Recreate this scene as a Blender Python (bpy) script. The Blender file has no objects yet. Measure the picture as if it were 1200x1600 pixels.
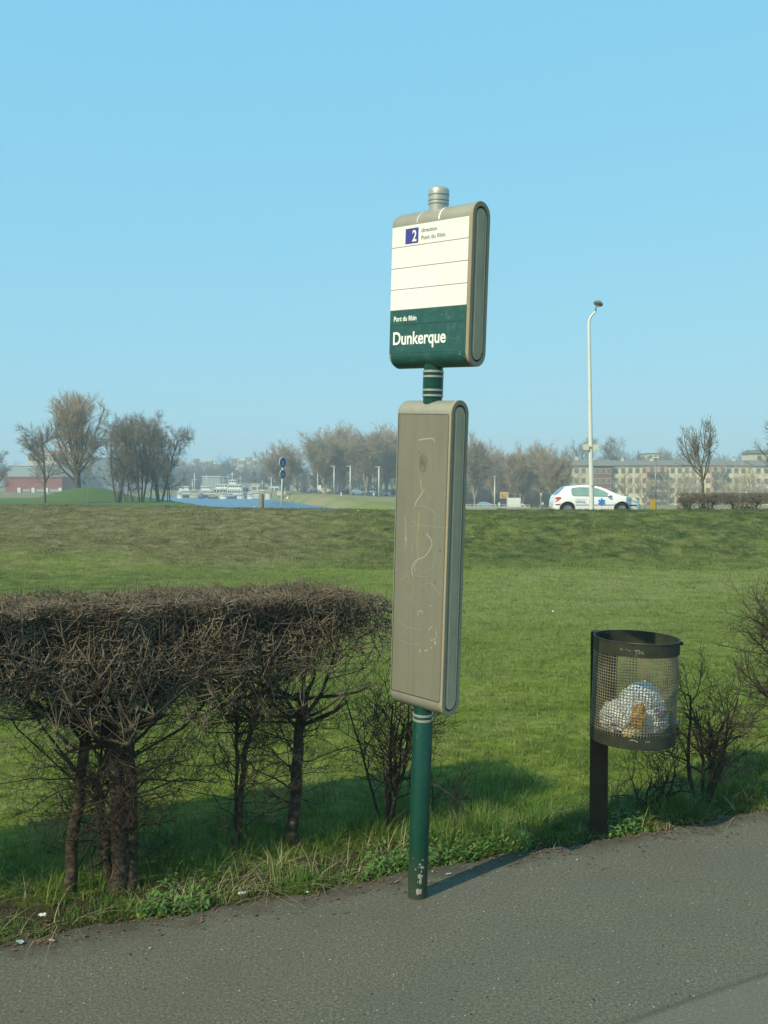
import bpy, bmesh, math, random
import numpy as np
from mathutils import Vector, Matrix

# ------------------------------------------------------------ camera, sky, sun
scn = bpy.context.scene
C = scn.collection
F = 1500.0; EYE = 1.93; HY = 757.0
PITCH = math.atan((800 - HY) / F)
cam_d = bpy.data.cameras.new('camera'); cam = bpy.data.objects.new('camera', cam_d)
C.objects.link(cam); scn.camera = cam
cam.location = (0, 0, EYE); cam.rotation_euler = (math.pi/2 - PITCH, 0, 0)
cam_d.sensor_fit = 'HORIZONTAL'; cam_d.sensor_width = 36; cam_d.lens = F/1200*36
cam_d.clip_start = 0.05; cam_d.clip_end = 5000

SUN_EL = math.radians(41); SUN_AZ = math.radians(224)
w = bpy.data.worlds.new('World'); scn.world = w; w.use_nodes = True
wn = w.node_tree.nodes; wl = w.node_tree.links
sky = wn.new('ShaderNodeTexSky'); sky.sky_type = 'NISHITA'; sky.sun_disc = False
sky.sun_elevation = SUN_EL; sky.sun_rotation = SUN_AZ
sky.air_density = 1.0; sky.dust_density = 0.5; sky.ozone_density = 3.0; sky.altitude = 100
tint = wn.new('ShaderNodeMix'); tint.data_type = 'RGBA'; tint.blend_type = 'MULTIPLY'
tint.inputs['Factor'].default_value = 1.0
tint.inputs['B'].default_value = (1.13, 2.80, 4.12, 1)
ssep = wn.new('ShaderNodeSeparateColor'); scmb = wn.new('ShaderNodeCombineColor'); wl.new(sky.outputs[0], ssep.inputs[0])
for k_, g_ in enumerate((0.34, 0.16, 0.05)):      # hazy winter air: a softer gradient from zenith to horizon
    pw = wn.new('ShaderNodeMath'); pw.operation = 'POWER'; pw.inputs[1].default_value = g_
    wl.new(ssep.outputs[k_], pw.inputs[0]); wl.new(pw.outputs[0], scmb.inputs[k_])
wl.new(scmb.outputs[0], tint.inputs['A'])
wl.new(tint.outputs['Result'], wn['Background'].inputs[0])
wn['Background'].inputs[1].default_value = 0.15

sun_d = bpy.data.lights.new('sun', 'SUN'); sun = bpy.data.objects.new('sun', sun_d); C.objects.link(sun)
sun_d.energy = 3.8; sun_d.angle = math.radians(0.53); sun_d.color = (1.0, 0.88, 0.62)
sdir = Vector((math.sin(SUN_AZ)*math.cos(SUN_EL), math.cos(SUN_AZ)*math.cos(SUN_EL), math.sin(SUN_EL)))
sun.rotation_euler = sdir.to_track_quat('Z', 'Y').to_euler()
scn.view_settings.view_transform = 'Standard'; scn.view_settings.look = 'None'
scn.view_settings.gamma = 1.0; scn.view_settings.exposure = 0.42
scn.cycles.max_bounces = 6; scn.cycles.volume_bounces = 0
scn.cycles.transparent_max_bounces = 8

# ------------------------------------------------------------ measuring helpers
cP, sP = math.cos(PITCH), math.sin(PITCH)
def ray(px, py):
    u = -(py - 800)/F
    return Vector(((px - 600)/F, cP + u*sP, -sP + u*cP))
def at(px, py, Y):
    r = ray(px, py); return Vector((r.x, r.y, r.z))*(Y/r.y) + Vector((0, 0, EYE))
def atz(py, Y): return at(600, py, Y).z
def atx(px, Y): return at(px, 757, Y).x

rng = np.random.default_rng(7)

# ------------------------------------------------------------ materials
def new_mat(name):
    m = bpy.data.materials.new(name); m.use_nodes = True
    return m, m.node_tree.nodes, m.node_tree.links, m.node_tree.nodes['Principled BSDF']
def rgba(c): return (c[0], c[1], c[2], 1)
def ramp(n, l, src, stops):
    r = n.new('ShaderNodeValToRGB'); e = r.color_ramp.elements
    while len(e) < len(stops): e.new(0.5)
    for k, (p, c) in enumerate(stops):
        e[k].position = p; e[k].color = rgba(c) if hasattr(c, '__len__') else (c, c, c, 1)
    l.new(src, r.inputs[0]); return r.outputs[0]
def noise(n, l, scale, detail=4, rough=0.6, coord='Object', vec=None, dist=0):
    t = n.new('ShaderNodeTexNoise'); t.inputs['Scale'].default_value = scale
    t.inputs['Detail'].default_value = detail; t.inputs['Roughness'].default_value = rough
    t.inputs['Distortion'].default_value = dist
    if vec is None:
        tc = n.new('ShaderNodeTexCoord'); vec = tc.outputs[coord]
    l.new(vec, t.inputs['Vector']); return t.outputs['Fac']
def mixc(n, l, fac, a, b, mode='MIX'):
    m = n.new('ShaderNodeMix'); m.data_type = 'RGBA'; m.blend_type = mode
    for s, v in (('Factor', fac), ('A', a), ('B', b)):
        if hasattr(v, 'links') or isinstance(v, bpy.types.NodeSocket): l.new(v, m.inputs[s])
        elif s == 'Factor': m.inputs[s].default_value = v
        else: m.inputs[s].default_value = rgba(v)
    return m.outputs['Result']
def bump(n, l, b, h, strength=0.3, dist=0.01):
    bp = n.new('ShaderNodeBump'); bp.inputs['Strength'].default_value = strength
    bp.inputs['Distance'].default_value = dist
    l.new(h, bp.inputs['Height']); l.new(bp.outputs[0], b.inputs['Normal'])
def mat(name, c, rough=0.6, metal=0.0, c2=None, scale=8, spec=0.5, bmp=0, bscale=60, emit=None):
    m, n, l, b = new_mat(name)
    b.inputs['Roughness'].default_value = rough; b.inputs['Metallic'].default_value = metal
    b.inputs['Specular IOR Level'].default_value = spec
    if c2 is None: c2 = tuple(x*0.8 for x in c)
    f = noise(n, l, scale, 5, 0.65)
    l.new(ramp(n, l, f, [(0.3, c), (0.7, c2)]), b.inputs['Base Color'])
    if bmp: bump(n, l, b, noise(n, l, bscale, 3), bmp, 0.005)
    return m

# ------------------------------------------------------------ mesh helpers
def link(name, me, m=None, parent=None, smooth=False):
    o = bpy.data.objects.new(name, me); C.objects.link(o)
    if m is not None:
        for x in (m if isinstance(m, (list, tuple)) else [m]): me.materials.append(x)
    if parent is not None: o.parent = parent
    if smooth: me.polygons.foreach_set('use_smooth', [True]*len(me.polygons))
    return o
def tag(o, label=None, cat=None, group=None, kind=None):
    if label: o['label'] = label
    if cat: o['category'] = cat
    if group: o['group'] = group
    if kind: o['kind'] = kind
    return o
def empty(name, loc=(0, 0, 0), rz=0, label=None, cat=None, group=None):
    o = bpy.data.objects.new(name, None); C.objects.link(o)
    o.location = loc; o.rotation_euler = (0, 0, rz); o.empty_display_size = 0.2
    return tag(o, label, cat, group)
def copy_tree(o, parent=None):
    c = o.copy(); C.objects.link(c)
    if parent is not None: c.parent = parent
    for ch in list(o.children): copy_tree(ch, c)
    return c
class MB:
    def __init__(s): s.v = []; s.f = []; s.mi = []; s.m = 0
    def add(s, vs, fs):
        k = len(s.v); s.v += [tuple(x) for x in vs]; s.f += [tuple(i + k for i in f) for f in fs]
        s.mi += [s.m]*len(fs); return s
    def box(s, x0, x1, y0, y1, z0, z1):
        return s.add([(x0,y0,z0),(x1,y0,z0),(x1,y1,z0),(x0,y1,z0),(x0,y0,z1),(x1,y0,z1),(x1,y1,z1),(x0,y1,z1)],
                     [(3,2,1,0),(4,5,6,7),(0,1,5,4),(1,2,6,5),(2,3,7,6),(3,0,4,7)])
    def rev(s, prof, n=24, cx=0, cy=0, cap=True):
        """lathe about z; prof = [(r, z)]"""
        vs = []; fs = []
        for r, z in prof:
            for k in range(n):
                a = 2*math.pi*k/n; vs.append((cx + r*math.cos(a), cy + r*math.sin(a), z))
        for i in range(len(prof) - 1):
            for k in range(n):
                k2 = (k + 1) % n
                fs.append((i*n + k, i*n + k2, (i + 1)*n + k2, (i + 1)*n + k))
        if cap:
            fs.append(tuple(range(n - 1, -1, -1))); fs.append(tuple((len(prof) - 1)*n + k for k in range(n)))
        return s.add(vs, fs)
    def prism(s, poly, axis, a, b):
        """poly = 2-D outline; extruded along axis 'x','y' or 'z' from a to b"""
        n = len(poly)
        def p(u, v, t): return {'x': (t, u, v), 'y': (u, t, v), 'z': (u, v, t)}[axis]
        vs = [p(u, v, a) for u, v in poly] + [p(u, v, b) for u, v in poly]
        fs = [tuple(range(n)), tuple(range(2*n - 1, n - 1, -1))]
        fs += [(i, n + i, n + (i + 1) % n, (i + 1) % n) for i in range(n)]
        return s.add(vs, fs)
    def bar(s, a, b, r0, r1=None, n=8):
        r1 = r0 if r1 is None else r1
        a = Vector(a); b = Vector(b); t = (b - a).normalized()
        u = t.orthogonal().normalized(); v = t.cross(u)
        vs = [a + (u*math.cos(2*math.pi*k/n) + v*math.sin(2*math.pi*k/n))*r0 for k in range(n)]
        vs += [b + (u*math.cos(2*math.pi*k/n) + v*math.sin(2*math.pi*k/n))*r1 for k in range(n)]
        fs = [(k, (k + 1) % n, n + (k + 1) % n, n + k) for k in range(n)]
        fs += [tuple(range(n - 1, -1, -1)), tuple(range(n, 2*n))]
        return s.add(vs, fs)
    def build(s, name, m, parent=None, smooth=False, bevel=0, auto=False):
        me = bpy.data.meshes.new(name); me.from_pydata(s.v, [], s.f)
        bm = bmesh.new(); bm.from_mesh(me); bmesh.ops.recalc_face_normals(bm, faces=bm.faces)
        if bevel:
            ed = [e for e in bm.edges if len(e.link_faces) == 2 and e.calc_face_angle(0) > 0.6]
            bmesh.ops.bevel(bm, geom=ed, offset=bevel, segments=2, affect='EDGES', clamp_overlap=True)
        if auto:
            for e in bm.edges:
                if len(e.link_faces) == 2 and e.calc_face_angle(0) > 0.7: e.smooth = False
            smooth = True
        bm.to_mesh(me); bm.free()
        if len(set(s.mi)) > 1: me.polygons.foreach_set('material_index', s.mi)
        return link(name, me, m, parent, smooth)
def np_mesh(name, V, faces, m, parent=None, smooth=False):
    """V (n,3); faces = list of (k, idx array (nf,k))"""
    me = bpy.data.meshes.new(name)
    loops = np.concatenate([f.reshape(-1) for f in faces]).astype(np.int32)
    cnt = np.concatenate([np.full(len(f), f.shape[1], np.int32) for f in faces])
    me.vertices.add(len(V)); me.loops.add(len(loops)); me.polygons.add(len(cnt))
    me.vertices.foreach_set('co', np.asarray(V, np.float32).reshape(-1))
    me.loops.foreach_set('vertex_index', loops)
    me.polygons.foreach_set('loop_start', np.concatenate([[0], np.cumsum(cnt)[:-1]]).astype(np.int32))
    me.polygons.foreach_set('loop_total', cnt)
    me.update(calc_edges=True); me.validate()
    return link(name, me, m, parent, smooth)

# ---- branches: arrays of polylines P (K,N,3) with radii R (K,N)
def unit(v): return v/np.maximum(np.linalg.norm(v, axis=-1, keepdims=True), 1e-9)
def walk(pos, d, L, N, wig, up, r0, r1, g):
    K = len(pos); P = np.zeros((K, N, 3)); P[:, 0] = pos; step = (L/(N - 1))[:, None]
    for j in range(1, N):
        d = unit(d + wig*g.normal(size=(K, 3)) + np.array([0, 0, up]))
        P[:, j] = P[:, j - 1] + d*step
    R = r0[:, None]*(1 - np.linspace(0, 1, N)[None]*(1 - r1))
    return P, R
def grow(P, R, k, t0, t1, L, N, ang, up, wig, rr, g, tip=0.35, shorten=0.4, rmin=0.0, flat=0.0):
    K0, N0 = R.shape; idx = np.repeat(np.arange(K0), k); K = len(idx)
    t = g.uniform(t0, t1, K); f = t*(N0 - 1); i = np.minimum(f.astype(int), N0 - 2); fr = (f - i)[:, None]
    a = P[idx, i]; b = P[idx, i + 1]; pos = a*(1 - fr) + b*fr
    tan = unit(b - a); rnd = g.normal(size=(K, 3)); rnd[:, 2] *= (1 - flat)
    perp = unit(rnd - (rnd*tan).sum(1, keepdims=True)*tan)
    aa = np.radians(g.normal(ang, ang*0.25, K))[:, None]
    d = np.cos(aa)*tan + np.sin(aa)*perp
    r = R[idx, i]*(1 - fr[:, 0]) + R[idx, i + 1]*fr[:, 0]
    LL = L*g.uniform(0.6, 1.25, K)*(1 - shorten*t)
    return walk(pos, d, LL, N, wig, up, np.maximum(r*rr*g.uniform(0.7, 1.1, K), rmin), tip, g)
def clip_env(P, inside):
    K, N = P.shape[:2]
    for j in range(1, N):
        bad = ~inside(P[:, j]); P[bad, j] = P[bad, j - 1] + (P[bad, j] - P[bad, j - 1])*0.02
    return P
def tubes(lst, sides=4):
    Vs = []; Fs = []; base = 0
    for P, R in lst:
        K, N = R.shape
        if K == 0: continue
        T = np.empty_like(P); T[:, 1:-1] = P[:, 2:] - P[:, :-2]; T[:, 0] = P[:, 1] - P[:, 0]; T[:, -1] = P[:, -1] - P[:, -2]
        T = unit(T + 1e-7); ref = unit(np.cross(T[:, 0], rng.normal(size=(K, 3))))[:, None, :]
        U = unit(ref - (ref*T).sum(-1, keepdims=True)*T); W = np.cross(T, U)
        a = np.arange(sides)*2*math.pi/sides
        V = P[:, :, None, :] + R[:, :, None, None]*(U[:, :, None, :]*np.cos(a)[None, None, :, None] + W[:, :, None, :]*np.sin(a)[None, None, :, None])
        Vs.append(V.reshape(-1, 3))
        k = np.arange(K)[:, None, None]*N*sides; j = np.arange(N - 1)[None, :, None]*sides; s = np.arange(sides)[None, None, :]
        s2 = (s + 1) % sides
        q = np.stack([k + j + s, k + j + s2, k + j + sides + s2, k + j + sides + s], -1).reshape(-1, 4) + base
        Fs.append(q); base += V.shape[0]*V.shape[1]*V.shape[2]
    return np.concatenate(Vs), [np.concatenate(Fs)]
def branch_obj(name, lst, m, parent, sides=4, smooth=True):
    V, Fc = tubes(lst, sides); return np_mesh(name, V, Fc, m, parent, smooth)

# ------------------------------------------------------------ terrain
def S(a, b, x):
    t = np.clip((x - a)/(b - a), 0, 1); return t*t*(3 - 2*t)
def lump(x, y):
    return (np.sin(x*1.7 + 1.3*np.sin(y*0.9)) * np.cos(y*1.3 + np.sin(x*0.7)))*0.5 + 0.5*np.sin(x*0.43 + 2)*np.sin(y*0.37 + x*0.21)
def edge_y(x): return 4.66 + 0.43*x + 0.024*np.sin(x*3.1) + 0.015*np.sin(x*9.7 + 1) + 0.010*np.sin(x*23.0) + 0.006*np.sin(x*61.0 + 2)
def G(x, y):
    x = np.asarray(x, float); y = np.asarray(y, float)
    d = y - (4.66 + 0.43*x)
    z = -0.025 + 0.0*x - 0.70*S(0.8, 17, d)
    z = z + S(0.5, 4, d)*0.035*lump(x*1.3, y*1.3)
    z = np.where(d < 0.10, -0.025, z)
    yb = 30.5 - 7.5*S(0, -14, x); yc = 40 + 3*S(0, -15, x)
    zc = 0.87 + 0.010*np.clip(-x, 0, 30)
    t = np.clip((y - yb)/(yc - yb), 0, 1)
    z = z + (zc - z)*(t*t*(3 - 2*t)) + 0.07*np.clip(1 - np.abs(t - 0.55)*2.2, 0, 1)*lump(x*0.9, y*0.8)
    z = np.where(y > yc, zc - (zc - 0.36)*S(yc + 0.5, yc + 2.4, y), z)
    far = S(54, 100, y)
    right = -1.4 - 2.6*S(8, 26, x); left = -0.55 + 0*x
    land = left*(1 - S(-20, 5, x)) + right*S(-20, 5, x)
    # mound on the left
    md = np.sqrt((x + 45)**2 + ((y - 146)*0.7)**2); land = land + 2.1*np.clip(1 - (md/8.0)**2, 0, 1)**1.2*(x < 0)
    z = z*(1 - far) + land*far
    xl = -28 - 0.33*(y - 134); xr = -6.9 - 0.224*(y - 189)
    wet = S(0, 4, x - xl)*S(0, 9, xr - x)*S(92, 104, y)
    farshore = np.where(x > -98, S(362, 368, y), S(560, 580, y))
    wet = wet*(1 - farshore)
    z = z*(1 - wet) + (-5.0)*wet
    hill = S(600, 950, y)*(14 + 6*np.sin(x*0.012 + 1) + 3*np.sin(x*0.031))
    z = z + hill
    return z
def Gs(x, y): return float(G(x, y))

xs = np.concatenate([[-900, -700, -500], np.arange(-380, -120, 20), np.arange(-120, -34, 2.5), np.arange(-34, -12, 0.8), np.arange(-12, 12, 0.22), np.arange(12, 34, 0.8), np.arange(34, 120, 2.5), np.arange(120, 400, 20), [500, 700, 900]])
ys = np.concatenate([[-40, -10, 0], np.arange(2, 9, 0.1), np.arange(9, 20, 0.25), np.arange(20, 46, 0.3), np.arange(46, 60, 1), np.arange(60, 240, 3), np.arange(240, 600, 6), np.arange(600, 1001, 25)])
XX, YY = np.meshgrid(xs, ys, indexing='ij'); ZZ = G(XX, YY)
V = np.stack([XX, YY, ZZ], -1).reshape(-1, 3); nx, ny = len(xs), len(ys)
i = np.arange(nx - 1)[:, None]*ny; j = np.arange(ny - 1)[None]
q = np.stack([i + j, i + ny + j, i + ny + j + 1, i + j + 1], -1).reshape(-1, 4)

m, n, l, b = new_mat('field grass ground'); b.inputs['Roughness'].default_value = 0.9; b.inputs['Specular IOR Level'].default_value = 0.1
geo = n.new('ShaderNodeNewGeometry'); pos = geo.outputs['Position']
fine = noise(n, l, 9, 6, 0.75, vec=pos); mid = noise(n, l, 1.1, 5, 0.7, vec=pos); big = noise(n, l, 0.16, 4, 0.6, vec=pos)
green = ramp(n, l, fine, [(0.30, (0.060, 0.090, 0.010)), (0.50, (0.150, 0.195, 0.024)), (0.70, (0.28, 0.29, 0.055))])
yell = ramp(n, l, fine, [(0.3, (0.12, 0.14, 0.04)), (0.7, (0.31, 0.30, 0.13))])
brown = ramp(n, l, noise(n, l, 1.9, 8, 0.85, vec=pos), [(0.38, (0.060, 0.060, 0.024)), (0.49, (0.150, 0.125, 0.060)), (0.60, (0.29, 0.24, 0.13))])
rough = ramp(n, l, noise(n, l, 1.5, 8, 0.85, vec=pos), [(0.38, (0.018, 0.034, 0.008)), (0.49, (0.065, 0.090, 0.020)), (0.60, (0.17, 0.165, 0.05))])
soil = ramp(n, l, noise(n, l, 60, 5, 0.8, vec=pos), [(0.3, (0.020, 0.015, 0.010)), (0.7, (0.075, 0.058, 0.038))])
col = mixc(n, l, ramp(n, l, mid, [(0.48, 0.0), (0.70, 0.75)]), green, yell)
col = mixc(n, l, ramp(n, l, mid, [(0.32, 0.75), (0.47, 0.0)]), col, (0.035, 0.070, 0.012))
sep = n.new('ShaderNodeSeparateXYZ'); l.new(pos, sep.inputs[0])
def mth(op, a, b_=0.0, c_=None):
    k = n.new('ShaderNodeMath'); k.operation = op
    for ii, v in enumerate((a, b_) if c_ is None else (a, b_, c_)):
        if isinstance(v, bpy.types.NodeSocket): l.new(v, k.inputs[ii])
        else: k.inputs[ii].default_value = v
    return k.outputs[0]
def mrange(v, a, b_, c_=0.0, d_=1.0):
    k = n.new('ShaderNodeMapRange'); k.inputs[1].default_value = a; k.inputs[2].default_value = b_
    k.inputs[3].default_value = c_; k.inputs[4].default_value = d_; l.new(v, k.inputs[0]); return k.outputs[0]
Xs, Ys, Zs = sep.outputs
# dry turf on the left bank; its brown against green also paints slope shading
bank = mth('MULTIPLY', mrange(Ys, 25, 33), mrange(Ys, 53, 47))
leftm = mrange(Xs, 1.5, -4)
dry = mth('MULTIPLY', mth('MULTIPLY', bank, leftm), ramp(n, l, noise(n, l, 0.35, 5, 0.65, vec=pos), [(0.38, 0.1), (0.56, 1.0)]))
col = mixc(n, l, dry, col, brown)
bank2 = mth('MULTIPLY', mth('MULTIPLY', mrange(Ys, 29.5, 32.5), mrange(Ys, 53, 47)), ramp(n, l, noise(n, l, 0.6, 5, 0.75, vec=pos), [(0.30, 0.45), (0.52, 1.0)]))
col = mixc(n, l, bank2, col, mixc(n, l, mth('MULTIPLY', leftm, 0.6), rough, brown))
# paler, drier turf towards the foot of the bank on the right; deeper green painting shadow bands on the left
pal = mth('MULTIPLY', mth('MULTIPLY', mrange(Ys, 9, 19), mrange(Ys, 32, 28)), mrange(Xs, -2, 4))
col = mixc(n, l, mth('MULTIPLY', pal, ramp(n, l, noise(n, l, 0.5, 4, 0.7, vec=pos), [(0.35, 0.25), (0.65, 0.85)])), col, yell)
dkg = mth('MULTIPLY', mth('MULTIPLY', mrange(Ys, 17, 22), mrange(Ys, 31, 27)), mrange(Xs, 1, -4))
col = mixc(n, l, mth('MULTIPLY', dkg, ramp(n, l, noise(n, l, 0.28, 5, 0.7, vec=pos), [(0.40, 0.15), (0.55, 0.85)])), col, rough)
# soil under the hedge and at the path edge
dd = mth('SUBTRACT', Ys, mth('MULTIPLY_ADD', Xs, 0.43, 4.66))
sm = mth('ADD', mrange(dd, 0.85, 0.25), mth('MULTIPLY', mth('SUBTRACT', noise(n, l, 3, 5, 0.7, vec=pos), 0.5), 1.6))
col = mixc(n, l, ramp(n, l, sm, [(0.35, 0.0), (0.7, 1.0)]), col, soil)
moundm = mth('MULTIPLY', mrange(Ys, 95, 115), mrange(Xs, -15, -25))
col = mixc(n, l, mth('MULTIPLY', moundm, 0.75), col, (0.045, 0.105, 0.035))
# straw-coloured rough grass far off on the left and on the quay bank
straw = mth('MULTIPLY', mrange(Ys, 165, 185), ramp(n, l, noise(n, l, 0.09, 3, vec=pos), [(0.4, 0.3), (0.6, 1.0)]))
col = mixc(n, l, straw, col, (0.24, 0.21, 0.11))
l.new(col, b.inputs['Base Color'])
bump(n, l, b, fine, 0.9, 0.05)
M_ground = m
ground = np_mesh('ground', V, [q], m, smooth=True); tag(ground, kind='structure')

# ------------------------------------------------------------ asphalt path
m, n, l, b = new_mat('asphalt'); b.inputs['Specular IOR Level'].default_value = 0.35
geo = n.new('ShaderNodeNewGeometry'); pos = geo.outputs['Position']
g1 = noise(n, l, 190, 6, 0.8, vec=pos); g2 = noise(n, l, 2.2, 4, 0.6, vec=pos); g3 = noise(n, l, 0.6, 3, 0.5, vec=pos)
g4 = noise(n, l, 75, 5, 0.8, vec=pos)
g1 = mth('ADD', mth('MULTIPLY', g1, 0.55), mth('MULTIPLY', g4, 0.45))
base = ramp(n, l, g1, [(0.36, (0.020, 0.020, 0.012)), (0.5, (0.110, 0.105, 0.077)), (0.64, (0.33, 0.305, 0.21))])
base = mixc(n, l, ramp(n, l, g2, [(0.4, 0.0), (0.75, 0.45)]), base, (0.085, 0.083, 0.070))
vo = n.new('ShaderNodeTexVoronoi'); vo.inputs['Scale'].default_value = 42; l.new(pos, vo.inputs['Vector'])
wn2 = n.new('ShaderNodeTexWhiteNoise'); l.new(vo.outputs['Position'], wn2.inputs['Vector'])
chip = mth('MULTIPLY', mth('LESS_THAN', vo.outputs['Distance'], 0.13), mth('GREATER_THAN', wn2.outputs['Value'], 0.93))
base = mixc(n, l, chip, base, (0.55, 0.52, 0.44))
dk = mth('MULTIPLY', mth('LESS_THAN', vo.outputs['Distance'], 0.22), mth('LESS_THAN', wn2.outputs['Value'], 0.03))
base = mixc(n, l, dk, base, (0.02, 0.02, 0.018))
sep = n.new('ShaderNodeSeparateXYZ'); l.new(pos, sep.inputs[0]); Xs, Ys, Zs = sep.outputs
# dirt along the edge, and a later, paler layer beyond a seam at the lower right
dd = mth('SUBTRACT', Ys, mth('MULTIPLY_ADD', Xs, 0.43, 4.66))
em = mth('ADD', mrange(dd, -0.36, 0.0), mth('MULTIPLY', mth('SUBTRACT', noise(n, l, 5, 6, 0.75, vec=pos), 0.5), 1.9))
base = mixc(n, l, ramp(n, l, em, [(0.45, 0.0), (0.95, 0.75)]), base, (0.050, 0.040, 0.026))
sd = mth('SUBTRACT', Ys, mth('MULTIPLY_ADD', Xs, 0.55, 2.92))
sd = mth('ADD', sd, mth('MULTIPLY', g3, 0.10))
base = mixc(n, l, mrange(sd, 0.07, 0.0), base, mixc(n, l, 0.35, base, (0.17, 0.165, 0.135)))
seam = mth('MULTIPLY', mrange(mth('ABSOLUTE', mth('SUBTRACT', sd, 0.04)), 0.025, 0.0), 0.45)
base = mixc(n, l, seam, base, (0.03, 0.028, 0.022))
l.new(base, b.inputs['Base Color'])
b.inputs['Roughness'].default_value = 0.85
bump(n, l, b, g1, 1.0, 0.006)
px = np.arange(-14, 14.01, 0.02); pv = []
for x in px: pv.append((x, float(edge_y(x)) + random.Random(int(x*100)).uniform(-.012, .012), 0))
for x in px: pv.append((x, -9.0, 0))
N_ = len(px); me = bpy.data.meshes.new('path'); me.from_pydata(pv, [], [(N_ + k, N_ + k + 1, k + 1, k) for k in range(N_ - 1)])
path = link('path', me, m); tag(path, kind='structure')

# road on the bank and the quay road beyond
M_road = mat('road asphalt', (0.09, 0.09, 0.085), 0.85, c2=(0.12, 0.12, 0.11), scale=1.5)
rb = MB(); rb.box(-70, 90, 44.8, 51.5, 0.2, 0.39)
tag(rb.build('road', M_road), kind='structure')

# ------------------------------------------------------------ water
m, n, l, b = new_mat('canal water'); b.inputs['Base Color'].default_value = (0.04, 0.13, 0.24, 1)
b.inputs['Roughness'].default_value = 0.32; b.inputs['Specular IOR Level'].default_value = 0.35
geo = n.new('ShaderNodeNewGeometry'); mp = n.new('ShaderNodeMapping'); mp.inputs['Scale'].default_value = (0.5, 1.4, 1)
l.new(geo.outputs['Position'], mp.inputs[0]); bump(n, l, b, noise(n, l, 1.2, 5, 0.6, vec=mp.outputs[0]), 0.6, 0.3)
wv = [(-520, 90, -2.6), (21, 90, -2.6), (0, 189, -2.6), (-35, 366, -2.6), (-90, 600, -2.6), (-520, 600, -2.6)]
me = bpy.data.meshes.new('water'); me.from_pydata(wv, [], [(0, 1, 2, 3, 4, 5)]); tag(link('water', me, m), kind='structure')

exec_parts = True
# ------------------------------------------------------------ the bus stop sign
M_silver = mat('brushed warm grey metal', (0.33, 0.315, 0.245), 0.5, 0.25, c2=(0.27, 0.255, 0.20), scale=14)
M_silver_d = mat('grey metal side rail', (0.36, 0.30, 0.20), 0.7, 0.0, c2=(0.29, 0.245, 0.165), scale=9, spec=.2)
M_cheek = mat('blue grey end cheek', (0.58, 0.43, 0.28), 0.7, 0.0, c2=(0.42, 0.32, 0.21), scale=5, spec=.2)
M_gap = mat('dark channel', (0.045, 0.042, 0.035), 0.7)
M_ridge = mat('tan edge strip', (0.65, 0.55, 0.38), 0.5, 0.0)
M_ring = mat('pale ring metal', (0.50, 0.49, 0.42), 0.4, 0.5)
m, n, l, b = new_mat('dark green post paint'); M_post = m
f = noise(n, l, 14, 4, 0.6)
c_ = ramp(n, l, f, [(0.3, (0.006, 0.052, 0.034)), (0.7, (0.010, 0.070, 0.046))])
tc = n.new('ShaderNodeTexCoord'); sep = n.new('ShaderNodeSeparateXYZ'); l.new(tc.outputs['Object'], sep.inputs[0])
dirt = mth('MULTIPLY', mrange(sep.outputs[2], 0.24, 0.0), ramp(n, l, noise(n, l, 22, 5, 0.7), [(0.25, 0.35), (0.7, 0.95)]))
c_ = mixc(n, l, dirt, c_, (0.075, 0.072, 0.045))
l.new(c_, b.inputs['Base Color']); b.inputs['Roughness'].default_value = 0.30; b.inputs['Metallic'].default_value = 0.25
M_chip = mat('bare pale primer', (0.36, 0.35, 0.27), 0.8, c2=(0.25, 0.24, 0.18), scale=60)
m, n, l, b = new_mat('white enamel panel'); M_white = m
f = noise(n, l, 6, 7, .75, dist=.4); c_ = ramp(n, l, f, [(.35, (.80, .80, .74)), (.62, (.76, .76, .69)), (.75, (.66, .65, .56))])
l.new(c_, b.inputs['Base Color']); b.inputs['Roughness'].default_value = .35
m, n, l, b = new_mat('worn dark green panel'); M_pgreen = m
f1 = noise(n, l, 22, 6, 0.8, dist=0.6); f2 = noise(n, l, 70, 4, 0.7)
c_ = mixc(n, l, ramp(n, l, f1, [(0.50, 0.0), (0.70, 0.7)]), (0.016, 0.080, 0.070), (0.07, 0.16, 0.14))
c_ = mixc(n, l, ramp(n, l, f2, [(0.66, 0.0), (0.71, 0.7)]), c_, (0.28, 0.36, 0.31))
l.new(c_, b.inputs['Base Color']); b.inputs['Roughness'].default_value = 0.4
M_wtext = mat('white lettering', (0.82, 0.82, 0.78), 0.5, c2=(0.80, 0.80, 0.76))
M_gtext = mat('grey lettering', (0.26, 0.26, 0.25), 0.6, c2=(0.28, 0.28, 0.27))
M_blue = mat('violet blue square', (0.045, 0.045, 0.24), 0.4, c2=(0.055, 0.055, 0.27))

h = ray(-1034, 625).normalized()
B0 = at(652, 1400, 1); rb_ = ray(652, 1400); B0 = Vector((0, 0, EYE)) + rb_*(-EYE/rb_.z)
pax = h.cross(rb_.cross(ray(686, 296))).normalized()
if pax.z < 0: pax = -pax
ex = -h; ey = pax.cross(ex)
stop = empty('bus_stop_sign', B0, 0, 'leaning tram stop sign reading Dunkerque on a green post at the path edge', 'stop sign')
stop.rotation_euler = Matrix((ex, ey, pax)).transposed().to_euler()

PR = 0.046
def ringed(z0, z1, rings, green=True):
    pass
mb = MB(); mb.rev([(PR, -0.04), (PR, 0.845), (PR*0.93, 0.85), (PR*0.93, 0.93)], 40)
post = mb.build('post', M_post, stop, auto=True)
for z in (0.845, 0.868):
    MB().rev([(PR*.94, z), (PR*1.02, z + .001), (PR*1.02, z + .010), (PR*.94, z + .011)], 40).build('ring', M_ring, post, auto=True)
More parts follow.
